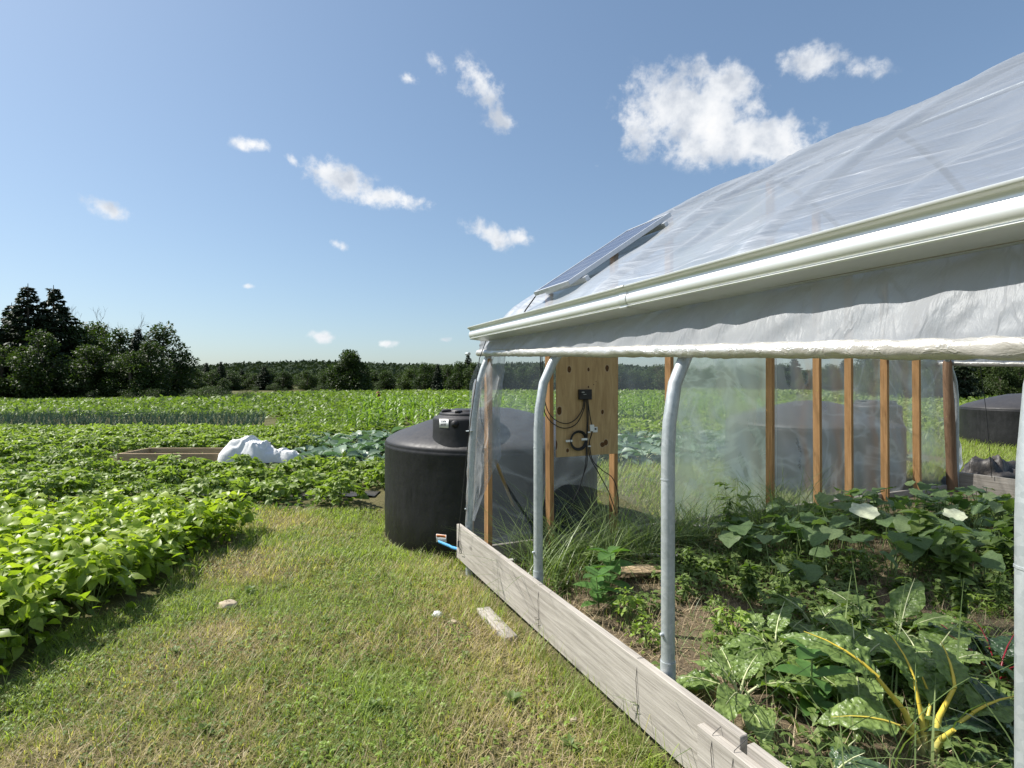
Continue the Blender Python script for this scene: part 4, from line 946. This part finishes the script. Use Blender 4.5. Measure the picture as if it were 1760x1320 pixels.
grass('grass_beyond', 'pale green grass around the tanks beyond the end wall', 90000, -1.5, 17, 4.5, 17, .15, .012, 'grass_blade', .4, lambda x, y, n: .62+rng.normal(0, .16, n)+.5*(fbm(x*.6, y*.6, 2)-.5), mask=lambda x, y: lawn_mask(x, y) & (((x > 1.6) & (y > 5.5)) | (y > 7.7)))
grass('far_meadow', 'sunlit rough grass far beyond the open right side', 50000, 8, 40, 14, 40, .30, .03, 'grass_blade', .4, lambda x, y, n: .72+rng.normal(0, .16, n), tm=B3)
# longer tufts along the base board and round the bed
def edge_mask(x, y):
    D, tt = toDT(x, y); return lawn_mask(x, y) & (((D > 1.30) & (tt < 4.9)) | ((x < -2.55) & (y < 5.7)) | (((x+.237)**2+(y-6.41)**2 < 1.34**2) & (fbm(x*4, y*4, 2) > .55)))
grass('edge_grass', 'longer green grass tufts along the base board, bean bed and tank foot', 42000, -3, 2.6, 1.6, 8, .13, .0055, 'grass_blade', .42, lambda x, y, n: .7+rng.normal(0, .15, n), mask=edge_mask, patch=lambda x, y: np.clip(2.6*fbm(x*3, y*3, 8)-.6, .05, 1))
# clover and small broadleaf weeds in the lawn
def clover(n, x0, x1, y0, y1, ls, label, mask=lawn_mask, zf=gz, mat='weed_leaf', h=.035, seed=31, th=.5):
    x, y = U(x0, x1, n), U(y0, y1, n); m_ = mask(x, y) & (fbm(x*1.4, y*1.4, seed) > th) & (np.abs(x) < 1.05*y+.4); x, y = x[m_], y[m_]; n = len(x); a = Acc(); q0 = U(0, 2*PI, n); z = zf(x, y)+U(.006, h, n)
    for k in range(3): a.many(*LV_OVB, rot(q0+k*2.1, U(-.2, .5, n), U(-.3, .3, n), ls*U(.6, 1.3, n)), np.stack([x, y, z], -1), U(.2, 1, n))
    return tag(a.build('clover', mat), label, 'clover', None, 'stuff')
clover(15000, -3.2, 2.2, 1.8, 6, .015, 'small clover and broadleaf weeds growing through the lawn', th=.45)
clover(9000, -3.2, 2.2, 1.8, 6, .017, 'pale green low weeds scattered over the lawn', mat='lime_leaf', seed=47, th=.55, h=.04)

ros = [whorl(160+k, 2, .035, .075, LV_OVAL if k else LV_LA, 'weed_leaf', 7, pit0=.45) for k in range(3)]
place(ros, [tuple(G(*q)[:2]) for q in [(800, 1130), (640, 1225), (560, 1075), (470, 1180), (300, 1130), (700, 1010), (880, 1215), (350, 1265), (610, 960), (980, 1290), (520, 905), (205, 1240), (745, 1285), (430, 1020)]], 'rosette_weed', 'small flat rosette weed in the lawn', 'weed', 'rosette weeds in the lawn', (.4, .85))
# ------------------------------------------------------------------ inside the tunnel
def inm(x, y):
    D, tt = toDT(x, y); return (D > 1.64) & (D < 8.7) & (tt < 4.44)
grass('straw_mulch', 'straw and dry stalks strewn over the greenhouse soil', 52000, .2, 7, 1.6, 7, .12, .0035, 'dry_grass', 1.4, None, mask=inm, zf=lambda x, y: soilz(x, y)+.004, tm=B3, patch=lambda x, y: np.clip(2.4*fbm(x*1.5, y*1.5, 21)-.45, .12, 1))
grass('greenhouse_weeds', 'fine green weedy grass over the greenhouse floor', 30000, .2, 7, 1.6, 7, .15, .005, 'tall_grass', .5, None, mask=inm, zf=soilz, patch=lambda x, y: np.clip(2.6*fbm(x*1.6, y*1.6, 15)-.95, .0, 1))
def wm(x, y):
    D, tt = toDT(x, y); return (D > 1.66) & (D < 5.3) & (tt > 3.62+.25*np.sin(D*2.2)) & (tt < 4.40)
grass('tall_grass', 'tall arching weedy grass along the foot of the end wall', 20000, -.4, 4.5, 3.6, 7, .50, .0085, 'tall_grass', .42, lambda x, y, n: .45+rng.normal(0, .25, n), mask=wm, zf=soilz, tm=blade_t(7, .5, .95), patch=lambda x, y: np.clip(3*fbm(x*2.6, y*2.6, 33)-.95, 0, 1))
clover(24000, .3, 6.5, 1.7, 6.5, .038, 'low mixed broadleaf weeds over the greenhouse floor', inm, soilz, h=.13, seed=17, th=.46)
def gp_(px, py):
    q = G(px, py); return (q.x, q.y)
# squash vines
sq = [squash(100+k, 15) for k in range(5)]
sp_ = [gp_(*q) for q in [(1320, 962), (1400, 945), (1480, 935), (1560, 920), (1620, 910), (1690, 905), (1350, 1000), (1440, 985), (1530, 965), (1630, 950), (1730, 940), (1420, 925), (1530, 905), (1650, 885), (1585, 1000), (1700, 985)]]
place(sq, sp_, 'squash_plant', 'broad-leaved squash vine sprawling before the far studs', 'squash plant', 'squash vines on the greenhouse floor', (.8, 1.0), zf=soilz)
# pale wilted squash leaves
for (px, py, z, sc_, lb) in [(1478, 888, .42, .22, 'bleached pale leaf standing up among the squash leaves'), (1636, 892, .38, .17, 'small bleached leaf at the right of the squash patch')]:
    q = G(px, py, z); a = Acc(); a.many(*SQT[1], rot(-1.1, .55, .3, sc_), np.zeros((1, 3)), np.array([.9])); tube(a, [(0, 0, 0), (0, .02, -z*.5), (.02, .03, -z)], .004, 5, .5, 1)
    tag(a.build('bleached_leaf', ['bleached_leaf', 'stem_green'], None, q), lb, 'leaf')
# peppers and tall weeds at the right
pep = [spindly(120+k, .55, 110, .13, 'weed_leaf', LV_OV) for k in range(3)]
place(pep, [gp_(1640, 1030), gp_(1730, 1010), gp_(1590, 985), gp_(1745, 960)], 'pepper_plant', 'leafy pepper plant at the right of the squash vines', 'pepper plant', 'pepper plants at the right', (.8, 1), zf=soilz)
wd = [spindly(130+k, .42, 90, .075, 'weed_leaf', LV_LA if k % 2 else LV_OV) for k in range(5)]
place(wd, [gp_(*q) for q in [(1340, 1090), (1290, 1060), (1500, 1060), (1420, 1070), (1560, 1075), (1180, 1050), (1250, 1010), (1455, 1030), (1650, 1090), (1610, 1055), (1275, 985), (1185, 1005), (1530, 1120), (1470, 1130), (1715, 1065), (1020, 1010), (1375, 1035), (990, 985)]],
      'weed', 'ragged upright leafy weed on the greenhouse floor', 'weed', 'leafy weeds on the greenhouse floor', (.5, .9), zf=soilz)
q = gp_(1262, 945); o_ = place([spindly(140, .62, 130, .10, 'weed_leaf', LV_LA)], [q], 'nightshade_weed', 'tall dark branching weed before the milky film pane', 'weed', zf=soilz)
wd2 = [bushy(150+k, 70, .22, .16, .055, LV_OV if k % 2 else LV_LA, 'lime_leaf' if k == 0 else 'weed_leaf', .2, 8, .7, .5, tri=True) for k in range(4)]
place(wd2, [gp_(*q) for q in [(1215, 1010), (1300, 1015), (1355, 1005), (1480, 1005), (1230, 1075), (1310, 1110), (1395, 1010), (1560, 1030), (1630, 1120), (1150, 985), (1260, 1130), (1680, 1060), (1440, 1095), (960, 975), (1060, 985)]],
      'low_weed', 'low bright bushy weed sprouting from the greenhouse straw', 'weed', 'low bushy weeds on the greenhouse floor', (.6, 1.1), zf=soilz)
# lime basil-like weed near the board
for (px, py, s_, lb) in [(1078, 1092, .8, 'lime green curly-leaved weed behind the base board'), (1110, 1130, .65, 'smaller lime green weed in front of the curly one behind the base board')]:
    place([bushy(int(px), 110, .34, .14, .05, LV_OVB, 'lime_leaf', .1, 8)], [gp_(px, py)], 'lime_weed', lb, 'weed', sc=(s_, s_), zf=soilz)
for (px, py, h_, s_, lb) in [(1046, 1030, .26, .22, 'milkweed with a broad leaf whorl, farthest from the camera'), (1030, 1068, .24, .17, 'milkweed with narrow leaves just behind the base board'), (1398, 1245, .30, .17, 'milkweed with oval leaves beside the yellow-stalked chard')]:
    place([whorl(int(px), 3, h_, s_, LV_OVAL, 'milkweed_leaf', 4)], [gp_(px, py)], 'milkweed', lb, 'milkweed', sc=(1, 1), zf=soilz)
# chard
def chard(px, py, n, r, ls, mat, stalk, label, seed, sr=.009, lift=(.25, 1.25)):
    me = arching(seed, n, .2, r, ls, CHT, mat, stalk, sr, lift, 1.15)
    x, y = gp_(px, py); o_ = bpy.data.objects.new('chard_plant', me); COL.objects.link(o_); o_.location = (x, y, float(soilz(x, y))); tag(o_, label, 'chard'); return o_
def yellow_chard():
    B = G(1595, 1312); a, st = Acc(), Acc()
    def lf(px, py, z, r0, az, pit, rol, ls, k, dy=0.0, blade=True):
        q = (EYE-z)*F/(py-CY) if py > CY+5 else B.y; q = B.y+dy; tip = Vector(((px-CX)/F*q, q, EYE-(py-CY)/F*q))-B
        b = Vector((tip.x*.12, tip.y*.12, 0)); m_ = (b+tip)/2+Vector((-.12*tip.x, 0, .02)); tube(st, [b, m_*.6+b*.4, m_, tip], [r0*1.25, r0, r0*.8, r0*.55], 9)
        if not blade: return
        R = rot(az, pit, rol, ls, 1.15); a.many(*CHT[k], R, np.array([tip]), np.array([U(.3, .8)]))
        pts = [tip+Vector(R[0] @ np.array([0, s_, -.5*s_**2.2+.016])) for s_ in (0, .2, .4, .6, .8)]; tube(st, pts, [r0*.6, r0*.45, r0*.33, r0*.22, r0*.1], 6)
    lf(1508, 1178, .3, .014, 1.05, .75, -.3, .36, 0, .05)
    lf(1572, 1185, .3, .011, .1, 1.15, .1, .26, 1, .06)
    lf(1640, 1196, .3, .014, -.55, 1.0, .4, .24, 3, .02)
    lf(1545, 1262, .1, .010, 1.45, .35, -.3, .30, 2, -.02)
    lf(1672, 1240, .2, .012, -1.5, .5, .3, .34, 1, .0)
    lf(1600, 1220, .2, .011, -.2, .95, 0, .26, 2, .12)
    lf(1640, 1268, .1, .014, 0, 0, 0, .1, 0, -.10, False)
    r_ = empty('chard_plant', (B.x, B.y, float(soilz(B.x, B.y)))); tag(r_, 'yellow-stalked chard in the near right corner', 'chard')
    a.build('leaves', 'chard_leaf', r_); st.build('stalks', 'stalk_yellow', r_)
yellow_chard()
chard(1760, 1330, 15, .16, .30, 'dark_chard_leaf', 'stalk_pale', 'dark crinkled chard right of the yellow-stalked one', 4)
chard(1270, 1230, 10, .15, .30, 'chard_leaf', 'stalk_pale', 'pale green crinkled chard nearest the base board', 8)
chard(1330, 1160, 12, .17, .32, 'chard_leaf', 'stalk_pale', 'green chard with upright leaves behind the pale one', 9)
chard(1470, 1190, 14, .2, .38, 'chard_leaf', 'stalk_pale', 'large green chard in the middle of the patch', 10)
chard(1590, 1190, 13, .2, .36, 'chard_leaf', 'stalk_pale', 'glossy green chard behind the yellow-stalked one', 11)
chard(1540, 1125, 12, .2, .34, 'chard_leaf', 'stalk_pale', 'farthest green chard at the back of the patch', 12)
chard(1715, 1190, 11, .18, .32, 'dark_chard_leaf', 'stalk_red', 'red-stalked chard beside the right-hand hoop', 13, .008)
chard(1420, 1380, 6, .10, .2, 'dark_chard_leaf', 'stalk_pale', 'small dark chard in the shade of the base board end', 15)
chard(1400, 1110, 10, .15, .30, 'chard_leaf', 'stalk_pale', 'crinkled chard at the back left of the patch', 16)
def fg(x, y):
    D, tt = toDT(x, y); return (D > 1.62) & (D < 3.2) & (tt < 2.2) & (tt > .6)
grass('foreground_blades', 'long arching grass blades among the chard', 210, .5, 3, 1.7, 3.2, .40, .009, 'tall_grass', .5, None, mask=fg, zf=soilz, tm=blade_t(7, .5, .8))
# black landscape fabric
a = Acc(); A_, B_ = G(1610, 985), G(1840, 1120); nx = 30
V = []
for i in range(nx):
    for j in range(12):
        p = Vector((A_.x+(B_.x+.6-A_.x)*i/(nx-1), 0, 0)); yy = 4.45-.32*(i/(nx-1))*2.2+(j/11-.5)*.75; V.append((p.x, yy, float(soilz(p.x, yy))+.022+.02*N3(i*.4, j*.5, 3)))
a.add(V, gridF(nx, 12)); tag(a.build('weed_fabric', 'black_mulch_film'), 'black weed fabric on the greenhouse floor at the right', 'weed fabric')
# black plastic bundle by the far corner
a = Acc(); q0 = G(1705, 845)
def bundle(u, v):
    q = 2*PI*u; el = PI/2*v; r = .55*(1+.35*N3(math.cos(q)*1.4, math.sin(q)*1.4, el*2)+.12*N3(math.cos(q)*5, math.sin(q)*5, el*5)); return (r*math.cos(q)*math.cos(el)*1.1, r*math.sin(q)*math.cos(el)*.6, .45*r/.55*math.sin(el)+.06*N3(q*3, el*5, 3)-.02)
sheet(a, bundle, 48, 20); tag(a.build('plastic_bundle', 'black_mulch_film', None, q0), 'crumpled black plastic sheeting heaped outside the far corner', 'plastic sheeting')
# pipes on the ground, tool handle, scraps
def gpt(px, py, z=.05): q = G(px, py, z); return Vector((q.x, q.y, z+float(soilz(q.x, q.y))))
a = Acc(); tube(a, [gpt(868, 947), gpt(960, 950), gpt(1075, 958), gpt(1165, 966), gpt(1240, 969)], .021, 12); pv = a.build('drain_pipe', 'pvc_grey')
a = Acc(); e_ = gpt(1240, 969); d_ = (e_-gpt(1165, 966)).normalized(); tube(a, [e_-d_*.03, e_+d_*.03], .027, 12); ec = a.build('coupling', 'pvc_grey', pv); tag(pv, 'grey plastic pipe lying in the grass along the end wall', 'pipe')
a = Acc(); p0, p1 = Wp(852, 792, 4.36), gpt(903, 905, .1); tube(a, [p0, (p0*.75+p1*.25)], .014, 10); tube(a, [p0*.25+p1*.75, p1], [.02, .024], 10); tube(a, [p0, p1], .013, 10); tag(a.build('tool_handle', 'tan_handle'), 'wooden tool handle leaning against the end wall film', 'tool')
def scrap(px, py, z, lx, ly, lz, rz, name, mat, label, cat, ch=.004, amp=.0):
    q = G(px, py, z); a = Acc(); V, Q = bmesh_box(-lx/2, lx/2, -ly/2, ly/2, 0, lz, ch)
    a.add(V, Q); o_ = a.build(name, mat, None, (q.x, q.y, float(soilz(q.x, q.y))+z), sharp=1); o_.rotation_euler = (.04, .05, rz); return tag(o_, label, cat)
scrap(1095, 992, .07, .42, .16, .012, .2, 'wood_scrap', 'frame_board', 'flat tan board scrap on the greenhouse floor behind the second hoop', 'board')
scrap(1240, 913, .03, .65, .14, .02, .35, 'wood_scrap', 'bleached_wood', 'pale bleached board lying at the foot of the milky film', 'board')
# weathered stub of timber in the lawn
a = Acc(); p0, p1 = G(832, 1045, .03), G(878, 1095, .03); d_ = p1-p0; ln_ = d_.length; V, Q = bmesh_box(-.045, .045, 0, ln_, 0, .05, .006)
V = [(x*(1+.15*N3(x*9, y*9))+.006*N3(y*20, x*30), y+.03*N3(x*60, 1)*(1 if y > ln_/2 else -1), z+.008*N3(y*9, x*30, 2)) for x, y, z in V]; a.add(V, Q)
o_ = a.build('timber_stub', 'weathered_wood', None, (p0.x, p0.y, float(gz(p0.x, p0.y))-.012)); o_.rotation_euler.z = math.atan2(-d_.x, d_.y); tag(o_, 'bleached timber stub lying in the grass beside the base board', 'timber')
def rock(px, py, r, mat, name, label, cat, flat=.5, seed=0):
    a = Acc(); n, k = 18, 10; V = []
    for i in range(k):
        for j in range(n):
            el = -.5+(PI/2+.5)*i/(k-1); q = 2*PI*j/n; rr = r*(1+.35*N3(math.cos(q)*1.5+seed, math.sin(q)*1.5, el*1.5)+.15*N3(math.cos(q)*4, math.sin(q)*4+seed, el*4)); V.append((rr*math.cos(q)*math.cos(el), rr*math.sin(q)*math.cos(el)*.8, rr*math.sin(el)*flat))
    a.add(V, [np.array([[i*n+j, i*n+(j+1) % n, (i+1)*n+(j+1) % n, (i+1)*n+j] for i in range(k-1) for j in range(n)])]); q = G(px, py, .02)
    return tag(a.build(name, mat, None, (q.x, q.y, float(soilz(q.x, q.y))+.02)), label, cat)
rock(390, 1042, .062, 'stone_pale', 'stone', 'flat tan stone in the lawn near the bean bed', 'stone', .5, 1)
rock(752, 1058, .032, 'white_tape', 'litter', 'crumpled white scrap in the lawn', 'litter', .7, 5)
rock(779, 1070, .026, 'stone_pale', 'stone', 'small grey stone beside the white scrap in the lawn', 'stone', .5, 8)
rock(985, 1238, .022, 'stone_pale', 'stone', 'tiny tan pebble in the lawn near the base board', 'stone', .5, 3)
a = Acc(); q0 = G(1376, 1003, .03)
sheet(a, lambda u, v: ((u-.5)*.17, (v-.5)*.11, .02+.035*abs(N3(u*4, v*4, 2))+.02*math.sin(u*14)*v), 14, 10); tag(a.build('plastic_pot_scrap', 'white_tape', None, (q0.x, q0.y, float(soilz(q0.x, q0.y))+.03)), 'crumpled white plastic scrap on the greenhouse straw', 'litter')
# small marker post in the far field
mk = empty('marker_post', G(650, 700)); tag(mk, 'small rusty red post standing far out in the field', 'post')
a = Acc(); tube(a, [(0, 0, 0), (0, 0, 1.1)], .05, 8); a.build('pole', 'rust_red', mk)
a = Acc(); box(a, -.2, .2, -.12, .12, .55, 1.0, .04); a.build('sleeve', 'rust_red', mk); a = Acc(); lathe(a, [(.14, 1.0), (.17, 1.08), (.12, 1.2), (.01, 1.26)], 10); a.build('cap', 'rust_red', mk)
mk.scale = (.7, .7, .8)

# ------------------------------------------------------------------ trees
def crown_broad(seed, h, r, z0=.12, n_cl=26, per=230, fs=.19, shape=1.0):
    g = np.random.default_rng(seed); a = Acc(); cs = []
    for i in range(n_cl):
        zz = z0+(1-z0)*(i+.5)/n_cl; env = r*(math.sin(PI*min(1, (zz-z0)/(1-z0)*.86+.14))**.6)*shape; q = g.uniform(0, 2*PI); rr = env*g.uniform(.3, .82)
        cs.append((math.cos(q)*rr, math.sin(q)*rr, zz*h*.93, g.uniform(.26, .46)*r*(1.1-.4*zz)))
    for k, (x, y, z, cr) in enumerate(cs):
        n = int(per*(cr/(.36*r))**2); d = g.normal(0, 1, (n, 3)); d /= np.linalg.norm(d, axis=1)[:, None]; rad = cr*g.uniform(.55, 1.08, n)**.7*(1+.2*np.sin(d[:, 0]*5+k)*np.sin(d[:, 2]*6)); p = d*rad[:, None]*np.array([1, 1, .8])+np.array([x, y, z])
        p[:, 2] = np.maximum(p[:, 2], .1); az = np.arctan2(d[:, 1], d[:, 0])-PI/2+g.normal(0, .7, n)
        a.many(*LV_Q, rot(az, d[:, 2]*.6+g.normal(-.1, .5, n), g.normal(0, .7, n), fs*g.uniform(.6, 1.4, n)), p, np.clip(.5+g.normal(0, .14, n)+.18*math.sin(k*2.1), 0, 1))
    t_ = Acc(); tube(t_, [(0, 0, -.1), (.05*r, 0, h*.3), (0, .05*r, h*.75)], [.035*h, .024*h, .006*h], 8)
    for (x, y, z, cr) in cs[::3]: zb_ = z*.6; tube(t_, [(0, 0, zb_), (x*.5, y*.5, (zb_+z)/2+.1), (x, y, z)], [.012*h, .008*h, .003*h], 5)
    return a.mesh('crown', ['tree_leaf']), t_.mesh('trunk', ['bark'])
def crown_conifer(seed, h, r, tiers=30, fs=.16, mat='conifer_needle', top=.0):
    g = np.random.default_rng(seed); a = Acc(); t_ = Acc(); tube(t_, [(0, 0, -.1), (0, 0, h*.5), (0, 0, h)], [.022*h, .013*h, .002*h], 8)
    for i in range(tiers):
        f = i/tiers; z = h*(.06+.93*f); L0 = r*(1-f)**.75*g.uniform(.7, 1.15)+.12
        for b in range(7):
            q = g.uniform(0, 2*PI); bl = L0*g.uniform(.65, 1.1); n = int(44*bl/r*1.6)+12; s = np.sqrt(g.uniform(0, 1, n)); dz = -.34*bl*s+.22*bl*s**2.5
            lat = g.normal(0, .13, n)*bl*(.35+.65*np.sin(PI*s)); p = np.stack([np.cos(q)*s*bl-np.sin(q)*lat, np.sin(q)*s*bl+np.cos(q)*lat, z+dz-np.abs(g.normal(0, .03*h/8, n))], 1)
            a.many(*LV_Q, rot(q-PI/2+g.normal(0, .7, n), g.normal(-.45, .35, n), g.normal(0, .5, n), fs*g.uniform(.7, 1.5, n)*(.55+.6*(1-f))), p, np.clip(.45+g.normal(0, .18, n), 0, 1))
            if b < 4: tube(t_, [(0, 0, z), (math.cos(q)*bl*.9, math.sin(q)*bl*.9, z-.22*bl)], [.006*h*(1-f)+.01, .004], 4)
    return a.mesh('crown', [mat]), t_.mesh('trunk', ['bark'])
def bare(seed, h):
    g = np.random.default_rng(seed); t_ = Acc()
    def br(p, d, l_, r_, k):
        e = p+d*l_; tube(t_, [p, (p+e)/2+Vector(g.normal(0, .04*l_, 3)), e], [r_, r_*.8, r_*.55], 5, cap=False)
        if k: 
            for _ in range(3): br(p+d*l_*g.uniform(.5, 1), (d+Vector(g.normal(0, .38, 3))+Vector((0, 0, .15))).normalized(), l_*g.uniform(.45, .7), r_*.5, k-1)
    br(Vector((0, 0, 0)), Vector((0, 0, 1)), h*.5, .02*h*.5, 4); return t_.mesh('trunk', ['bark'])
def tree(pair, x, y, label, sc=1., name='broadleaf_tree', group='trees of the tree line', sx_=1., rz=None):
    r_ = empty(name, (x, y, 0)); r_.rotation_euler.z = U(0, 2*PI) if rz is None else rz; r_.scale = (sc*sx_, sc*sx_, sc); tag(r_, label, 'tree', group)
    for me, nm in zip(pair, ('crown', 'trunk')):
        o_ = bpy.data.objects.new(nm, me); COL.objects.link(o_); o_.parent = r_
    return r_
BR = [crown_broad(200+k, 8, 3.1, .04, 34, 330, .27) for k in range(4)]; BUSH = [crown_broad(210+k, 3, 2.0, .02, 16, 220, .13) for k in range(3)]
CO = [crown_conifer(220+k, 10, 3.0, 40, .36) for k in range(3)]; BA = [bare(230+k, 8) for k in range(2)]
def TP(px, Y): return ((px-CX)/F*Y, Y)
def hgt(top_y, Y): return EYE+(CY-top_y)*Y/F
spec = [  # px, distance, top y, kind, label
 (20, 50, 520, 'c', 'dark spruce at the far left edge of the tree line'), (48, 47, 487, 'c', 'tallest dark spruce at the left, its pointed top left of its twin'), (92, 48, 490, 'c', 'dark spruce twin just right of the tallest spruce'),
 (-30, 46, 515, 'c', 'dark spruce cut by the left edge of the picture'), (68, 44, 568, 'b', 'rounded grey-green tree standing before the two tall spruces'), (130, 49, 550, 'b', 'dark broadleaf tree right of the tall spruces'),
 (165, 52, 548, 'b', 'broad dark tree in the middle of the left wood'), (150, 45, 590, 'b', 'lower dark tree at the front of the left wood'), (205, 50, 560, 'b', 'dark tree left of the pointed fir in the left wood'), (238, 49, 562, 'c', 'narrow pointed fir in the right half of the left wood'),
 (280, 50, 556, 'b', 'open-crowned tree at the right end of the tall left wood'), (225, 45, 600, 'b', 'low spreading tree before the narrow fir'), (190, 46, 610, 'b', 'low dark tree at the foot of the left wood'), (5, 44, 590, 'b', 'broad low tree at the left edge before the spruces'), (255, 46, 585, 'b', 'bushy tree in front of the open-crowned one'),
 (305, 54, 630, 'b', 'short tree stepping down at the end of the left wood'), (335, 56, 632, 'b', 'low round tree right of the left wood'), (365, 58, 634, 'b', 'low tree next to the small pointed firs'), (355, 64, 622, 'c', 'small pointed fir, left one of the pair beyond the left wood'), (380, 66, 620, 'c', 'small pointed fir, right one of the pair beyond the left wood'), (385, 54, 648, 'b', 'dark low tree at the right foot of the left wood'), (350, 52, 655, 'b', 'low dark shrubby tree at the right foot of the left wood'),
 (603, 72, 603, 'r', 'solitary round dark tree standing before the central tree line'),
 (730, 78, 622, 'b', 'flat-topped dark tree right of the round tree'), (752, 76, 624, 'c', 'dark fir left of the tunnel corner'), (790, 80, 620, 'b', 'bushy dark tree just left of the tunnel corner'), (805, 90, 606, 'c', 'thin-topped fir just left of the tunnel corner'), (815, 78, 622, 'b', 'dark tree partly hidden by the tunnel corner'), (770, 84, 625, 'b', 'dark tree between the two firs at the tunnel corner')]
for (px, Y, ty, kd, lb) in spec:
    x, y = TP(px, Y); h_ = hgt(ty, Y); k = int(px*3) 
    if kd == 'c': tree(CO[k % 3], x, y, lb, h_/10, 'conifer_tree', sx_=1.15 if px < 120 else .95)
    elif kd == 'r': tree(crown_broad(250, 5, 2.5, .03, 60, 420, .2, 1.0), x, y, lb, h_/5, 'broadleaf_tree')
    else: tree(BR[k % 4], x, y, lb, h_/8.1, sx_=1.0 if h_ > 5 else 1.25)
# central and right tree line: many alike
n_ = 0
for px in np.arange(300, 2500, 22):
    far = 108 if px < 1500 else 60
    for row in range(2 if px < 1500 else 3):
        Y = far-8*row+U(-5, 5); pxx = px+U(-12, 12); x, y = TP(pxx, Y); ty = (640 if px < 700 else 631)-U(-6, 8) if px < 1500 else 560+18*row-U(-25, 25)
        if px > 1500: ty = 575+18*row+U(-20, 20)
        if px > 1900 and row: continue
        if 568 < pxx < 640 and row: continue
        if 568 < pxx < 640: ty = 645
        tree(BR[int(U(0, 3.99))] if U(0, 1) > .1 else CO[int(U(0, 2.99))], x, y, 'mid green tree in the long central tree line beyond the field' if px < 1500 else 'tall tree of the wood beyond the right-hand tank', hgt(ty, Y)/8.1*(1), 'broadleaf_tree', 'trees of the central line' if px < 1500 else 'trees of the right-hand wood', 1.5 if px < 1500 else .8)
for px in np.arange(1500, 1900, 26):
    x, y = TP(px+U(-10, 10), 47+U(-3, 3)); tree(BUSH[int(U(0, 2.99))], x, y, 'rounded green shrub at the foot of the right-hand wood', hgt(641+U(-6, 6), 47)/3, 'shrub', 'shrubs before the right-hand wood')
for px in np.arange(-10, 860, 30):
    Y = (44 if px < 420 else 88)+U(-2, 2); x, y = TP(px+U(-10, 10), Y); tree(BUSH[int(U(0, 2.99))], x, y, 'low dark shrub along the foot of the tree line', hgt((668 if px < 420 else 664)+U(-6, 4), Y)/3, 'shrub', 'shrubs along the tree line foot', 1.5)
for k, (px, Y, ty) in enumerate([(150, 56, 522), (162, 57, 530), (205, 57, 545), (138, 56, 530), (235, 58, 550)]):
    x, y = TP(px, Y); o_ = bpy.data.objects.new('bare_tree', BA[k % 2]); COL.objects.link(o_); o_.location = (x, y, 0); s_ = hgt(ty, Y)/7.6; o_.scale = (s_*.8, s_*.8, s_); o_.rotation_euler.z = k
    tag(o_, 'thin leafless grey tree rising above the left wood', 'tree', 'bare trees above the left wood')
# distant wood on the hill
x = U(-400, 400, 60000); y = U(330, 600, 60000); j = (y-330)/(600-330)*13; z = 16*np.sin(PI*j/13/2)*(.7+.35*np.sin(x*.008+2.3)+.2*np.sin(x*.021)); 
a = Acc(); a.many(*LV_Q, rot(U(0, 2*PI, 60000), rng.normal(.3, .5, 60000), rng.normal(0, .5, 60000), 3.0*U(.6, 1.4, 60000)), np.stack([x, y, z+U(0, 6.0, 60000)*(.4+.6*fbm(x*.08, y*.08, 3))], -1), np.clip(.3+rng.normal(0, .2, 60000), 0, 1))
tag(a.build('distant_wood', 'far_leaf'), 'distant wooded ridge on the horizon', 'wood', None, 'stuff')
